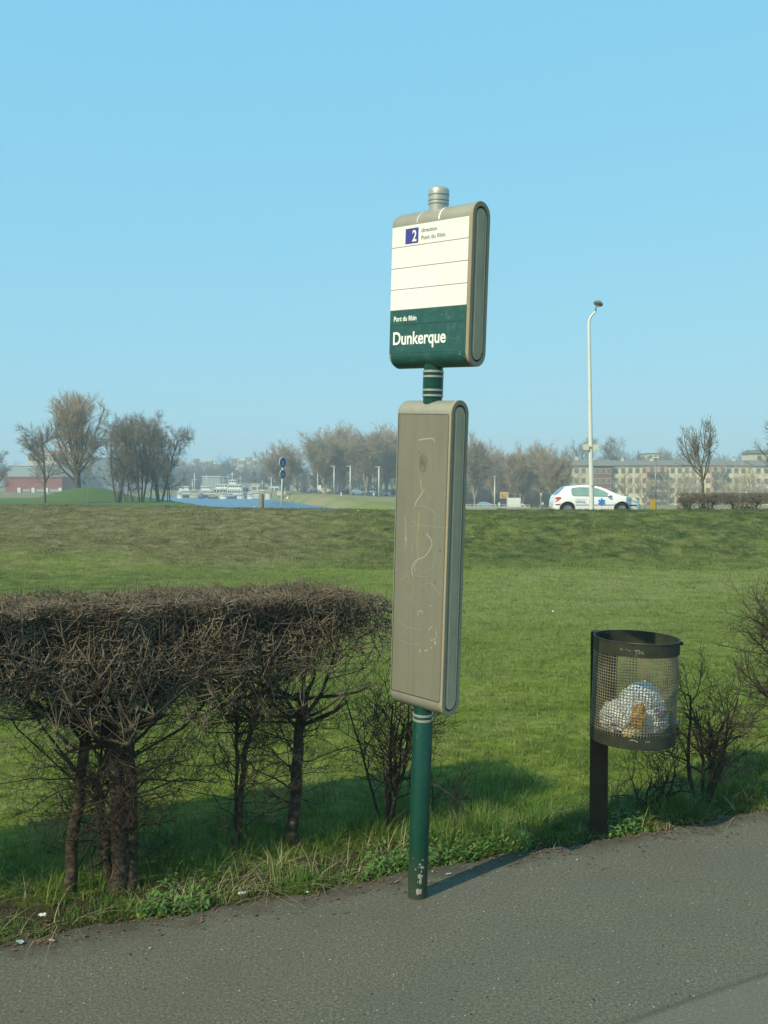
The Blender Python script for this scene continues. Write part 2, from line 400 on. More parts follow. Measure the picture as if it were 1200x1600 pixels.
# chips of lost paint near the foot of the post
def chip_patch(ang, z, w_, h_, seed):
    r_ = random.Random(seed); k = 14; vs = []
    for q_ in range(k):
        a = 2*math.pi*q_/k; s_ = r_.uniform(.7, 1.2)
        A = ang + math.cos(a)*w_*s_/PR; vs.append(((PR + .0008)*math.cos(A), (PR + .0008)*math.sin(A), z + math.sin(a)*h_*s_))
    vs.append(((PR + .0012)*math.cos(ang), (PR + .0012)*math.sin(ang), z))
    return vs, [(q_, (q_ + 1) % k, k) for q_ in range(k)]
cb = MB()
CA = math.radians(-90) + 0.72   # direction of the camera seen from the post, post frame
loc_cam = Matrix((ex, ey, pax)) @ (Vector((0, 0, EYE)) - B0); CA = math.atan2(loc_cam.y, loc_cam.x)
for k_, (a_, z_, w_, h_) in enumerate([(.05, .045, .010, .016), (.32, .045, .007, .014), (.22, .118, .012, .012), (.26, .095, .007, .016), (.20, .175, .006, .006), (.40, .160, .006, .007), (.28, .162, .004, .004), (-.25, .150, .004, .004), (.55, .158, .004, .007),
                                         (.05, .163, .003, .002), (.0, .09, .002, .004), (-.55, .20, .003, .002), (.45, .195, .005, .004), (.1, .04, .008, .012), (.35, .14, .004, .006), (-.62, .35, .0015, .0015), (.5, .70, .002, .002), (-.6, .78, .002, .0015)]):
    cb.add(*chip_patch(CA + a_, z_, w_, h_, k_))
cb.build('paint_chips', M_chip, post)

TH = 0.12
def stadium(hw, z0, z1, n_=14):
    """outline in (y, z) with round top and bottom, half thickness hw"""
    o_ = []
    for k in range(n_ + 1):
        a = math.pi*k/n_; o_.append((hw*math.cos(a), z1 - hw + hw*math.sin(a)))
    for k in range(n_ + 1):
        a = math.pi + math.pi*k/n_; o_.append((hw*math.cos(a), z0 + hw + hw*math.sin(a)))
    return o_
def display_box(x0, x1, z0, z1, name, bottom_green):
    R = TH/2
    # shell lofted along x, left end drawn in so its corners are round
    st = [(x0, 0.62), (x0 + .003, 0.80), (x0 + .010, 0.92), (x0 + .020, 0.985), (x0 + .032, 1.0), (x1 - .014, 1.0)]
    vs = []; ns = 0
    for x, s_ in st:
        ins = R*(1 - s_)
        pl_ = stadium(R - ins, z0 + ins*1.5, z1 - ins*1.5); ns = len(pl_)
        vs += [(x, y, z) for y, z in pl_]
    fs = [tuple(range(ns)), tuple((len(st) - 1)*ns + k for k in range(ns - 1, -1, -1))]
    for i_ in range(len(st) - 1):
        for k in range(ns): fs.append((i_*ns + k, (i_ + 1)*ns + k, (i_ + 1)*ns + (k + 1) % ns, i_*ns + (k + 1) % ns))
    case = MB().add(vs, fs).build(name, M_silver, stop, auto=True)
    # right end: rim, dark channel, raised cheek, two tan strips
    o1 = stadium(R + .0015, z0 - .0015, z1 + .0015); o2 = stadium(R - .019, z0 + .019, z1 - .019)
    vs = [(x, y, z) for x in (x1 - .016, x1) for y, z in o1] + [(x, y, z) for x in (x1 - .012, x1) for y, z in o2]
    k = len(o1); fs = []
    for a in range(k):
        b_ = (a + 1) % k
        fs += [(a, b_, k + b_, k + a), (k + a, k + b_, 3*k + b_, 3*k + a), (2*k + a, 3*k + a, 3*k + b_, 2*k + b_)]
    MB().add(vs, fs).build('end_rim', M_silver_d, case, bevel=0.0015, auto=True)
    MB().prism(o2, 'x', x1 - .0135, x1 - .0105).build('end_channel', M_gap, case)
    MB().prism(stadium(R - .026, z0 + .028, z1 - .028), 'x', x1 - .0110, x1 - .002).build('end_cheek', M_cheek, case, auto=True)
    ts = MB()
    for y in (-(R - .0305), (R - .0305)): ts.box(x1 - .0105, x1 + .0025, y - .0022, y + .0022, z0 + .06, z1 - .06)
    ts.build('edge_strip', M_ridge, case)
    return case
up = display_box(-0.230, 0.241, 2.457, 3.149, 'line_display_case', True)
lo = display_box(-0.1665, 0.1605, 0.902, 2.311, 'timetable_case', False)
yf = -TH/2
def plate(x0, x1, z0, z1, m_, name, parent, t=.0022, y=None):
    y = yf if y is None else y
    return MB().box(x0, x1, y - t, y + .001, z0, z1).build(name, m_, parent, bevel=.0005)
plate(-.2135, .2225, 2.7135, 3.0825, M_gap, 'panel_backing', up, .0010)
rows = [3.083, 2.9915, 2.8985, 2.8045, 2.7125]
for a, b_ in zip(rows[:-1], rows[1:]): plate(-.214, .223, b_ + .0012, a - .0012, M_white, 'line_panel', up)
plate(-.214, .223, 2.647, 2.7113, M_pgreen, 'district_panel', up); plate(-.214, .223, 2.5205, 2.6455, M_pgreen, 'name_panel', up)
# green painted rounded foot of the upper case
o_ = []
for k in range(19):
    a = math.pi + math.pi*k/18
    o_.append(((TH/2 + .0018)*math.cos(a), 2.457 + TH/2 + (TH/2 + .0018)*math.sin(a)))
fo = [(-(TH/2 + .0018), 2.5195)] + o_ + [((TH/2 + .0018), 2.5195)]
fi = [(-(TH/2 - .001), 2.5195)] + [((y)*(TH/2 - .001)/(TH/2 + .0018), 2.517 + (z - 2.517)*(TH/2 - .001)/(TH/2 + .0018)) for y, z in o_] + [((TH/2 - .001), 2.5195)]
vs = [(x, y, z) for x in (-.205, .223) for y, z in fo]; kk = len(fo)
vs += [(x, y, z) for x in (-.205, .223) for y, z in fi]
fs = []
for a in range(kk - 1):
    fs += [(a, a + 1, kk + a + 1, kk + a), (a, 2*kk + a, 2*kk + a + 1, a + 1), (kk + a, kk + a + 1, 3*kk + a + 1, 3*kk + a)]
MB().add(vs, fs).build('painted_foot', M_pgreen, up, auto=True)
# lower case face: one long metal sheet with fine joints, and its groove lines
m, n, l, b = new_mat('grey olive metal sheet'); M_face = m
mp = n.new('ShaderNodeMapping'); mp.inputs['Scale'].default_value = (7, 7, .35); tc = n.new('ShaderNodeTexCoord'); l.new(tc.outputs['Object'], mp.inputs[0])
f = noise(n, l, 3, 6, .75, vec=mp.outputs[0]); f2 = noise(n, l, 4, 6, .8)
c_ = ramp(n, l, f, [(.35, (.180, .172, .126)), (.55, (.206, .198, .146)), (.7, (.194, .188, .138))])
c_ = mixc(n, l, ramp(n, l, f2, [(.5, 0.0), (.75, .5)]), c_, (.16, .155, .105))
l.new(c_, b.inputs['Base Color']); b.inputs['Roughness'].default_value = .5; b.inputs['Metallic'].default_value = .15
plate(-.143, .150, .972, 2.247, M_face, 'timetable_panel', lo, .0015)
gb = MB()
gb.box(-.147, -.1438, yf - .0012, yf + .001, .972, 2.247); gb.box(-.147, .150, yf - .0012, yf + .001, 2.2475, 2.250)
gb.box(-.147, .150, yf - .0012, yf + .001, .9685, .9715)
gb.build('panel_joint', M_gap, lo)
# necks and cap
def neck(z0, z1, name):
    o_ = MB().rev([(PR*.94, z0 - .03), (PR*.94, z0 + .012), (PR, z0 + .014), (PR, z1 - .014), (PR*.94, z1 - .012), (PR*.94, z1 + .03)], 40).build(name, M_post, stop, auto=True)
    return o_
nk = neck(2.311, 2.457, 'neck')
for z in (2.334, 2.358, 2.418, 2.440):
    MB().rev([(PR*.94, z - .007), (PR*1.03, z - .005), (PR*1.03, z + .003), (PR*.94, z + .005)], 40).build('ring', M_ring, nk, auto=True)
cp = MB().rev([(PR*.92, 3.11), (PR*.92, 3.166), (PR, 3.168), (PR, 3.176), (PR*.91, 3.178), (PR*.91, 3.182), (PR, 3.184), (PR, 3.200), (PR*.91, 3.202), (PR*.91, 3.206),
              (PR*1.0, 3.208), (PR, 3.224), (PR*.93, 3.234), (PR*.75, 3.241), (PR*.4, 3.245), (PR*.05, 3.246)], 40).build('post_cap', M_ring, stop, auto=True)

def text(body, x, z, size, m_, name, parent, xs_=1.0, bold=0.0, y=None, align='LEFT', ext=.0006, rot=None):
    cu = bpy.data.curves.new(name, 'FONT'); cu.body = body; cu.size = size; cu.align_x = align
    cu.offset = bold; cu.extrude = ext; cu.space_character = 1.0
    t_ = bpy.data.objects.new('tmp', cu); C.objects.link(t_)
    dg = bpy.context.evaluated_depsgraph_get(); me = bpy.data.meshes.new_from_object(t_.evaluated_get(dg))
    bpy.data.objects.remove(t_); bpy.data.curves.remove(cu)
    o = link(name, me, m_, parent)
    o.location = (x, (yf - .0028) if y is None else y, z); o.rotation_euler = rot or (math.pi/2, 0, 0); o.scale = (xs_, 1, 1)
    return o
sq = plate(-.134, -.058, 3.001, 3.068, M_blue, 'number_square', up, .0008, yf - .0022)
text('2', -.0935, 3.010, .068, M_wtext, 'line_number', up, .78, .0012, y=yf - .0036)
text('direction', -.042, 3.044, .024, M_gtext, 'direction_text', up, 1.03, .0004, y=yf - .0028)
text('Pont du Rhin', -.042, 3.012, .025, M_gtext, 'destination_text', up, 1.05, .0004, y=yf - .0028)
text('Port du Rhin', -.191, 2.664, .030, M_wtext, 'district_text', up, .88, .0007)
text('Dunkerque', -.195, 2.560, .079, M_wtext, 'stop_name_text', up, .86, .0016)
# paint scuffs on the top of the case
def strip_poly(pts, w_, y=None, t=.0008):
    """thin raised stroke on the front face through local (x, z) points"""
    b_ = MB(); y = yf - .0016 if y is None else y
    L_ = []; R_ = []
    for i_, (x, z) in enumerate(pts):
        a = pts[max(i_ - 1, 0)]; c = pts[min(i_ + 1, len(pts) - 1)]
        dx, dz = c[0] - a[0], c[1] - a[1]; q_ = math.hypot(dx, dz) or 1
        ww = w_*(.5 if i_ in (0, len(pts) - 1) else 1)/2
        L_.append((x - dz/q_*ww, z + dx/q_*ww)); R_.append((x + dz/q_*ww, z - dx/q_*ww))
    n_ = len(pts); vs = [(x, y, z) for x, z in L_] + [(x, y, z) for x, z in R_] + [(x, y - t, z) for x, z in L_] + [(x, y - t, z) for x, z in R_]
    fs = []
    for i_ in range(n_ - 1):
        fs += [(2*n_ + i_, 2*n_ + i_ + 1, 3*n_ + i_ + 1, 3*n_ + i_), (i_, i_ + 1, 2*n_ + i_ + 1, 2*n_ + i_), (n_ + i_, 3*n_ + i_, 3*n_ + i_ + 1, n_ + i_ + 1)]
    return vs, fs
sc = MB()
for x, w_ in ((.055, .008), (-.07, .0035)):
    pts = []
    for k in range(9):
        a = math.pi*k/16 if w_ > .005 else math.pi*k/26
        pts.append((x + .016*(k/8)**2, a))
    vs = []
    for x_, a in pts:
        for s_ in (-1, 1): vs.append((x_ + s_*w_/2, -(TH/2 + .001)*math.cos(a), 3.089 + (TH/2 + .001)*math.sin(a)))
    sc.add(vs, [(2*k, 2*k + 1, 2*k + 3, 2*k + 2) for k in range(8)])
sc.build('white_scuff', M_wtext, up)
# scratches and pen marks on the lower case, measured in the face plane
z6 = lambda x, y: (610 + x/4.575, 670 + y/4.571)
def face_pt(px_, py_):
    r_ = ray(px_, py_); nrm = -ey; P0 = B0 + nrm*(TH/2); t_ = (P0 - Vector((0, 0, EYE))).dot(nrm)/r_.dot(nrm)
    Pw = Vector((0, 0, EYE)) + r_*t_ - B0; return (Pw.dot(ex), Pw.dot(pax))
def smooth_pts(pts, k=3):
    out = []
    for i_ in range(len(pts) - 1):
        p0 = pts[max(i_ - 1, 0)]; p1 = pts[i_]; p2 = pts[i_ + 1]; p3 = pts[min(i_ + 2, len(pts) - 1)]
        for j_ in range(k):
            t_ = j_/k
            out.append(tuple(.5*((2*p1[c]) + (-p0[c] + p2[c])*t_ + (2*p0[c] - 5*p1[c] + 4*p2[c] - p3[c])*t_**2 + (-p0[c] + 3*p1[c] - 3*p2[c] + p3[c])*t_**3) for c in (0, 1)))
    out.append(pts[-1]); return out
M_scr = mat('pale scratch', (0.34, 0.33, 0.26), 0.6, c2=(0.42, 0.42, 0.34), scale=80)
M_scr2 = mat('faint scratch', (0.275, 0.27, 0.205), 0.6, c2=(0.24, 0.235, 0.18), scale=80)
M_yel = mat('yellow crayon', (0.27, 0.26, 0.10), 0.7, c2=(0.22, 0.21, 0.14), scale=60)
M_pen = mat('dark pen', (0.06, 0.06, 0.05), 0.6, c2=(0.13, 0.13, 0.10), scale=60)
strokes = {
 'scr': [([(200, 82), (240, 74), (315, 68)], .005), ([(305, 70), (318, 82), (312, 96)], .004), ([(245, 430), (215, 480), (190, 515), (178, 552)], .005),
         ([(255, 745), (285, 780), (300, 825), (280, 870), (245, 912), (190, 938), (165, 965), (155, 1010), (165, 1055)], .0045),
         ([(190, 945), (175, 985), (180, 1020)], .003), ([(108, 770), (118, 800)], .006), ([(195, 1310), (230, 1300), (228, 1325)], .004), ([(205, 1320), (195, 1330)], .005),
         ([(325, 1430), (330, 1490), (300, 1510)], .003), ([(318, 1515), (326, 1540)], .009), ([(292, 1505), (298, 1515)], .008), ([(212, 1570), (214, 1600)], .006), ([(245, 1588), (270, 1578)], .006), ([(292, 1560), (298, 1568)], .008), ([(272, 1440), (305, 1405)], .004), ([(285, 1265), (300, 1262)], .004)],
 'scr2': [([(155, 575), (180, 552), (225, 550), (290, 575), (345, 632)], .003), ([(150, 640), (185, 675), (235, 690), (390, 705)], .003), ([(130, 700), (205, 688)], .003), ([(205, 590), (210, 610), (205, 740)], .003),
          ([(210, 770), (250, 740), (205, 780), (210, 850), (245, 865), (290, 850), (300, 820)], .0025), ([(320, 880), (325, 940), (290, 1000), (230, 1030), (175, 1050), (290, 1055)], .0025), ([(210, 1135), (250, 1108), (290, 1105), (360, 1185)], .003), ([(290, 1105), (330, 1130)], .002),
          ([(50, 1350), (90, 1395), (150, 1425), (220, 1432)], .003), ([(100, 1440), (65, 1490), (100, 1525), (160, 1540), (210, 1540)], .003), ([(90, 1150), (120, 1190), (180, 1240)], .002), ([(160, 1050), (175, 1130), (170, 1210)], .002), ([(245, 740), (265, 470), (240, 400)], .0015), ([(330, 395), (360, 415)], .002), ([(365, 450), (400, 470)], .003), ([(310, 630), (318, 670)], .004),
          ([(255, 445), (285, 510)], .002), ([(140, 800), (165, 860), (150, 890)], .002), ([(235, 1230), (240, 1255)], .002), ([(290, 1360), (310, 1400)], .002), ([(365, 880), (372, 1060)], .0015)],
 'yel': [([(105, 610), (112, 700), (110, 860)], .008), ([(215, 350), (225, 440)], .013), ([(205, 590), (200, 700), (190, 800), (200, 940)], .007), ([(65, 1082), (118, 1045)], .006), ([(150, 820), (150, 900)], .004), ([(120, 1040), (160, 1130)], .004)],
 'pen': [([(205, 160), (212, 180)], .004), ([(345, 868), (372, 878)], .003), ([(360, 855), (358, 880)], .003), ([(320, 1085), (322, 1110)], .004), ([(228, 222), (245, 232), (228, 240), (246, 248), (230, 252)], .0025)]}
sp = []
for k in range(150):
    a = k/150*2*math.pi*3.0; r_ = 6 + 34*(k/150); sp.append((236 + .72*r_*math.cos(a), 250 + 1.75*r_*math.sin(a)))
strokes['pen'].append((sp, .0026)); fsp = [(238 + 40*math.cos(k/10*math.pi + 0.3), 268 + 78*math.sin(k/10*math.pi + .3)) for k in range(11)]
strokes['scr2'].append((fsp, .002))
for key, m_, nm, yo in (('yel', M_yel, 'crayon_marks', .0013), ('scr2', M_scr2, 'faint_scratches', .0016), ('scr', M_scr, 'scratches', .0019), ('pen', M_pen, 'pen_spiral', .0022)):
    b_ = MB()
    for pts, w_ in strokes[key]:
        lp = [face_pt(*z6(x, y)) for x, y in pts]
        b_.add(*strip_poly(smooth_pts(lp), w_*.78, yf - yo, .0003))
    b_.build(nm, m_, lo)

# ------------------------------------------------------------ litter bin
M_post2 = mat('dark brown green bin post', (0.030, 0.023, 0.013), 0.6, 0.0, c2=(0.050, 0.036, 0.020), scale=16, bmp=.2, spec=.2)
M_bin = mat('dark olive bin paint', (0.020, 0.024, 0.015), 0.5, 0.0, c2=(0.042, 0.045, 0.030), scale=13, bmp=.15, spec=.25)
M_grid = mat('worn perforated sheet', (0.22, 0.20, 0.125), 0.55, 0.0, c2=(0.05, 0.05, 0.032), scale=6)
YB = 5.30
pb = at(935, 1300, YB); pbx = pb.x
bn = empty('litter_bin', (pbx, YB, -0.02), 0.0, 'dark round litter bin of perforated metal sheet on a square post', 'litter bin')
ob = MB().box(-.047, .047, -.028, .050, -.05, 1.135).build('post', M_post2, bn, bevel=.003)
ob.rotation_euler = (0, 0, math.radians(-17))
BR = .224
bk = Vector((atx(990.5, 5.12) - pbx, 5.12 - YB, 0)); ZB = .585; ZT = 1.136
brk = empty('basket', (bk.x, bk.y, ZB), 0); brk.parent = bn
brk.rotation_euler = (math.radians(1.0), math.radians(2.0), 0)
HB = ZT - ZB
def open_band(z0, z1, r0, t, name, m_, par, bead=0.0):
    p_ = [(r0, z0), (r0, z1 - .004), (r0 + bead, z1 - .004), (r0 + bead, z1), (r0 - t - bead*.5, z1), (r0 - t, z0), (r0, z0)]
    return MB().rev(p_, 72, cap=False).build(name, m_, par, auto=True)
rimb = open_band(HB - .072, HB, BR, .003, 'top_band', M_bin, brk, .003)
botb = open_band(0, .064, BR, .003, 'bottom_band', M_bin, brk)
MB().rev([(BR - .004, .012), (BR - .004, .018)], 60).build('bin_floor', M_bin, brk)
gm = MB(); NC = 88; NR = 27; zA, zB = .062, HB - .070
for k in range(NC):
    a = 2*math.pi*k/NC; da = .0020/BR
    def cp_(r, A, z): return (r*math.cos(A), r*math.sin(A), z)
    r0, r1 = BR - .0015, BR - .0033
    gm.add([cp_(r0, a - da, zA), cp_(r0, a + da, zA), cp_(r0, a + da, zB), cp_(r0, a - da, zB), cp_(r1, a - da, zA), cp_(r1, a + da, zA), cp_(r1, a + da, zB), cp_(r1, a - da, zB)],
           [(0, 1, 2, 3), (7, 6, 5, 4), (0, 3, 7, 4), (1, 5, 6, 2)])
for i_ in range(1, NR):
    z = zA + (zB - zA)*i_/NR
    vs = []; fs = []
    for k in range(NC):
        a = 2*math.pi*k/NC
        for r, zz in ((BR - .0013, z - .0019), (BR - .0013, z + .0019), (BR - .0035, z + .0019), (BR - .0035, z - .0019)): vs.append((r*math.cos(a), r*math.sin(a), zz))
        k2 = (k + 1) % NC
        for q_ in range(4): fs.append((4*k + q_, 4*k2 + q_, 4*k2 + (q_ + 1) % 4, 4*k + (q_ + 1) % 4))
    gm.add(vs, fs)
gm.build('perforated_sheet', M_grid, brk)
MB().box(BR - .006, BR + .016, -.010, .010, HB - .030, HB - .012).build('rim_catch', M_bin, brk, bevel=.002).rotation_euler = (0, 0, math.radians(-8))
MB().box(BR - .006, BR + .010, -.012, .012, .10, .125).build('hinge', mat('blue grey bolt', (.25, .33, .42), .4), brk, bevel=.002).rotation_euler = (0, 0, math.radians(-10))
MB().box(-.185, -.075, .085, .095, .085, HB - .10).build('back_plate', M_post2, brk)
MB().box(-.030, .030, -.012, .06, .10, .16).build('bracket', M_post2, brk).location = (-.145, .175, 0)
MB().box(-.030, .030, -.012, .06, .10, .16).build('bracket', M_post2, brk).location = (-.145, .175, .30)
# scratched white scribble on the top band
def band_stroke(mbx, pts, w_, r=BR + .0008):
    vs = []; fs = []
    for i_, (a, z) in enumerate(pts):
        c = pts[min(i_ + 1, len(pts) - 1)]; p_ = pts[max(i_ - 1, 0)]
        dx, dz = (c[0] - p_[0])*BR, c[1] - p_[1]; q_ = math.hypot(dx, dz) or 1
        for s_ in (-1, 1):
            A = a - s_*dz/q_*w_/2/BR; Z = z + s_*dx/q_*w_/2; vs.append((r*math.cos(A), r*math.sin(A), Z))
    for i_ in range(len(pts) - 1): fs.append((2*i_, 2*i_ + 1, 2*i_ + 3, 2*i_ + 2))
    mbx.add(vs, fs)
wm = MB(); A0 = math.radians(-90) - .23; zt = HB - .036
def bp(u, v): return (A0 + u/BR, zt + v)
for pts, w_ in (([(-.016, 0), (.008, .004)], .003), ([(-.004, .002), (-.006, -.012)], .002), ([(.006, -.016), (.010, 0), (.016, -.012), (.022, .001), (.026, -.015), (.032, -.013)], .003),
                ([(-.09, .006), (-.086, -.008), (-.078, .006), (-.074, -.004)], .002), ([(-.05, -.002), (-.035, -.001)], .002), ([(-.006, -.012), (-.009, -.03)], .0012), ([(-.062, .001), (-.055, .004)], .0015)):
    band_stroke(wm, [bp(u, v) for u, v in pts], w_)
zt = .050
for pts, w_ in (([(-.02, 0), (-.005, .003), (.012, -.001), (.022, -.006)], .004), ([(.06, -.003), (.085, -.002)], .003), ([(-.115, .03), (-.105, .037)], .006), ([(-.11, .012), (-.106, .014)], .004)): band_stroke(wm, [bp(u, v) for u, v in pts], w_)
wm.build('white_scribble', M_chip, brk)
# rubbish in the basket
def crumple(name, loc, r, sc_, m_, seed, label, cat, amp=.30, rot=(0, 0, 0), sub=4):
    bm = bmesh.new(); bmesh.ops.create_icosphere(bm, subdivisions=sub, radius=1); g_ = np.random.default_rng(seed)
    dirs = unit(g_.normal(size=(40, 3))); am = g_.uniform(-1, 1, 40); fr = g_.uniform(2, 7, 40); ph = g_.uniform(0, 6, 40)
    for v_ in bm.verts:
        p_ = np.array(v_.co); s_ = (am*np.abs(np.sin(fr*(dirs @ p_) + ph))).sum()/6 + (am[:20]*np.abs(np.sin(11*(dirs[20:] @ p_) + ph[:20]))).sum()/12
        v_.co = Vector(p_*(1 + amp*s_))*r; v_.co.x *= sc_[0]; v_.co.y *= sc_[1]; v_.co.z *= sc_[2]
    me = bpy.data.meshes.new(name); bm.to_mesh(me); bm.free()
    o = link(name, me, m_); o.location = loc; o.rotation_euler = rot; return tag(o, label, cat)
m, n, l, b = new_mat('crumpled white plastic'); M_bag = m
f = noise(n, l, 12, 5, .7); l.new(ramp(n, l, f, [(.35, (.88, .88, .84)), (.65, (.66, .68, .67))]), b.inputs['Base Color'])
b.inputs['Roughness'].default_value = .4; b.inputs['Subsurface Weight'].default_value = 0
bump(n, l, b, noise(n, l, 28, 5, .7, dist=1.5), .9, .015)
m, n, l, b = new_mat('orange and red printed wrapper'); M_wrap = m
f = noise(n, l, 30, 2, .5); l.new(ramp(n, l, f, [(.40, (.62, .42, .03)), (.46, (.55, .22, .02)), (.56, (.40, .02, .02)), (.62, (.55, .35, .05))]), b.inputs['Base Color']); b.inputs['Roughness'].default_value = .35
m, n, l, b = new_mat('blue and red printed wrapper'); M_wrap2 = m
f = noise(n, l, 34, 2, .5); l.new(ramp(n, l, f, [(.38, (.05, .09, .45)), (.47, (.5, .55, .6)), (.56, (.5, .08, .05)), (.64, (.08, .3, .3))]), b.inputs['Base Color']); b.inputs['Roughness'].default_value = .35
Bc = Vector((atx(990.5, 5.12), 5.12, ZB - .02))
crumple('carrier_bag', Bc + Vector((.050, .01, .19)), .135, (1.0, .9, .98), M_bag, 3, 'crumpled white carrier bag heaped highest in the litter bin', 'bag')
crumple('paper_bag', Bc + Vector((-.078, -.045, .135)), .112, (1.0, .95, .88), M_bag, 5, 'crumpled white bag low on the left in the litter bin', 'bag')
crumple('tissue_ball', Bc + Vector((.075, -.060, .11)), .110, (1.1, .9, .8), M_bag, 9, 'wad of white paper low on the right in the litter bin', 'paper')
crumple('snack_wrapper', Bc + Vector((-.012, -.178, .165)), .052, (.8, .45, 1.35), M_wrap, 11, 'orange and red wrapper in the middle of the litter bin', 'wrapper', rot=(0, .1, 0))
crumple('crisp_packet', Bc + Vector((.118, -.135, .175)), .045, (1.0, .6, .9), M_wrap2, 12, 'blue and red packet on the right in the litter bin', 'wrapper')
crumple('food_carton', Bc + Vector((-.05, -.165, .075)), .046, (1.1, .6, .75), mat('ochre carton', (.55, .36, .12), .5, c2=(.6, .5, .3), scale=30), 13, 'small ochre carton at the bottom of the litter bin', 'carton')

# ------------------------------------------------------------ hedge of hawthorn bushes
m, n, l, b = new_mat('hawthorn bark'); M_bark = m
f = noise(n, l, 30, 6, .75, dist=.5); l.new(ramp(n, l, f, [(.36, (.012, .009, .006)), (.50, (.060, .040, .023)), (.66, (.17, .115, .065))]), b.inputs['Base Color'])
b.inputs['Roughness'].default_value = .9; bump(n, l, b, f, 1.0, .012)
def twigmat(name, lo_, hi_, sc_=7):
    m, n, l, b = new_mat(name); g_ = n.new('ShaderNodeNewGeometry')
    f = noise(n, l, sc_, 5, .75); f2 = g_.outputs['Random Per Island']
    c_ = ramp(n, l, f, [(.32, lo_), (.68, hi_)])
    c_ = mixc(n, l, mrange(f2, 0, 1, 0, .75), c_, tuple(x*.45 for x in lo_))
    l.new(c_, b.inputs['Base Color']); b.inputs['Roughness'].default_value = .75; b.inputs['Specular IOR Level'].default_value = .25
    return m
M_twig = twigmat('bare hedge twigs', (.085, .062, .042), (.48, .39, .265))
M_limb = twigmat('hedge limbs', (.035, .028, .018), (.12, .092, .058), 12)
M_twig2 = twigmat('dark shrub twigs', (.035, .028, .020), (.13, .10, .070))
def hedge_y(x): return 5.22 + .46*(x + .5)*1.0
hd = unit(np.array([1, .46, 0.])); hn = np.array([-hd[1], hd[0], 0])
ZTOP = 1.375
def env_factory(cx, cy, hw_long, xend=None):
    def inside(p):
        u = (p[:, 0] + .5)*hd[0] + (p[:, 1] - 5.22)*hd[1]; v = (p[:, 0] + .5)*hn[0] + (p[:, 1] - 5.22)*hn[1]
        top = ZTOP + .012*np.sin(u*9) + .014*np.sin(u*23 + v*17) + .012*np.sin(v*31)
        top = top - .10*S(.20, .62, u)
        ok = (p[:, 2] < top) & (v > -.42 - .02*np.sin(u*11) - .02*np.sin(p[:, 2]*19)) & (v < .36) & (p[:, 2] > .03)
        ok &= u < .66
        return ok
    return inside
inside = env_factory(0, 0, 0)
def inside_c(p):
    u = (p[:, 0] + .5)*hd[0] + (p[:, 1] - 5.22)*hd[1]
    return inside(p) & (p[:, 2] > .85 + .08*np.sin(u*5 + 1) + .05*np.sin(u*13) + .08*S(-1.3, -.3, u) - .16*S(-1.0, -1.6, u) + rng.normal(0, .08, len(p)))
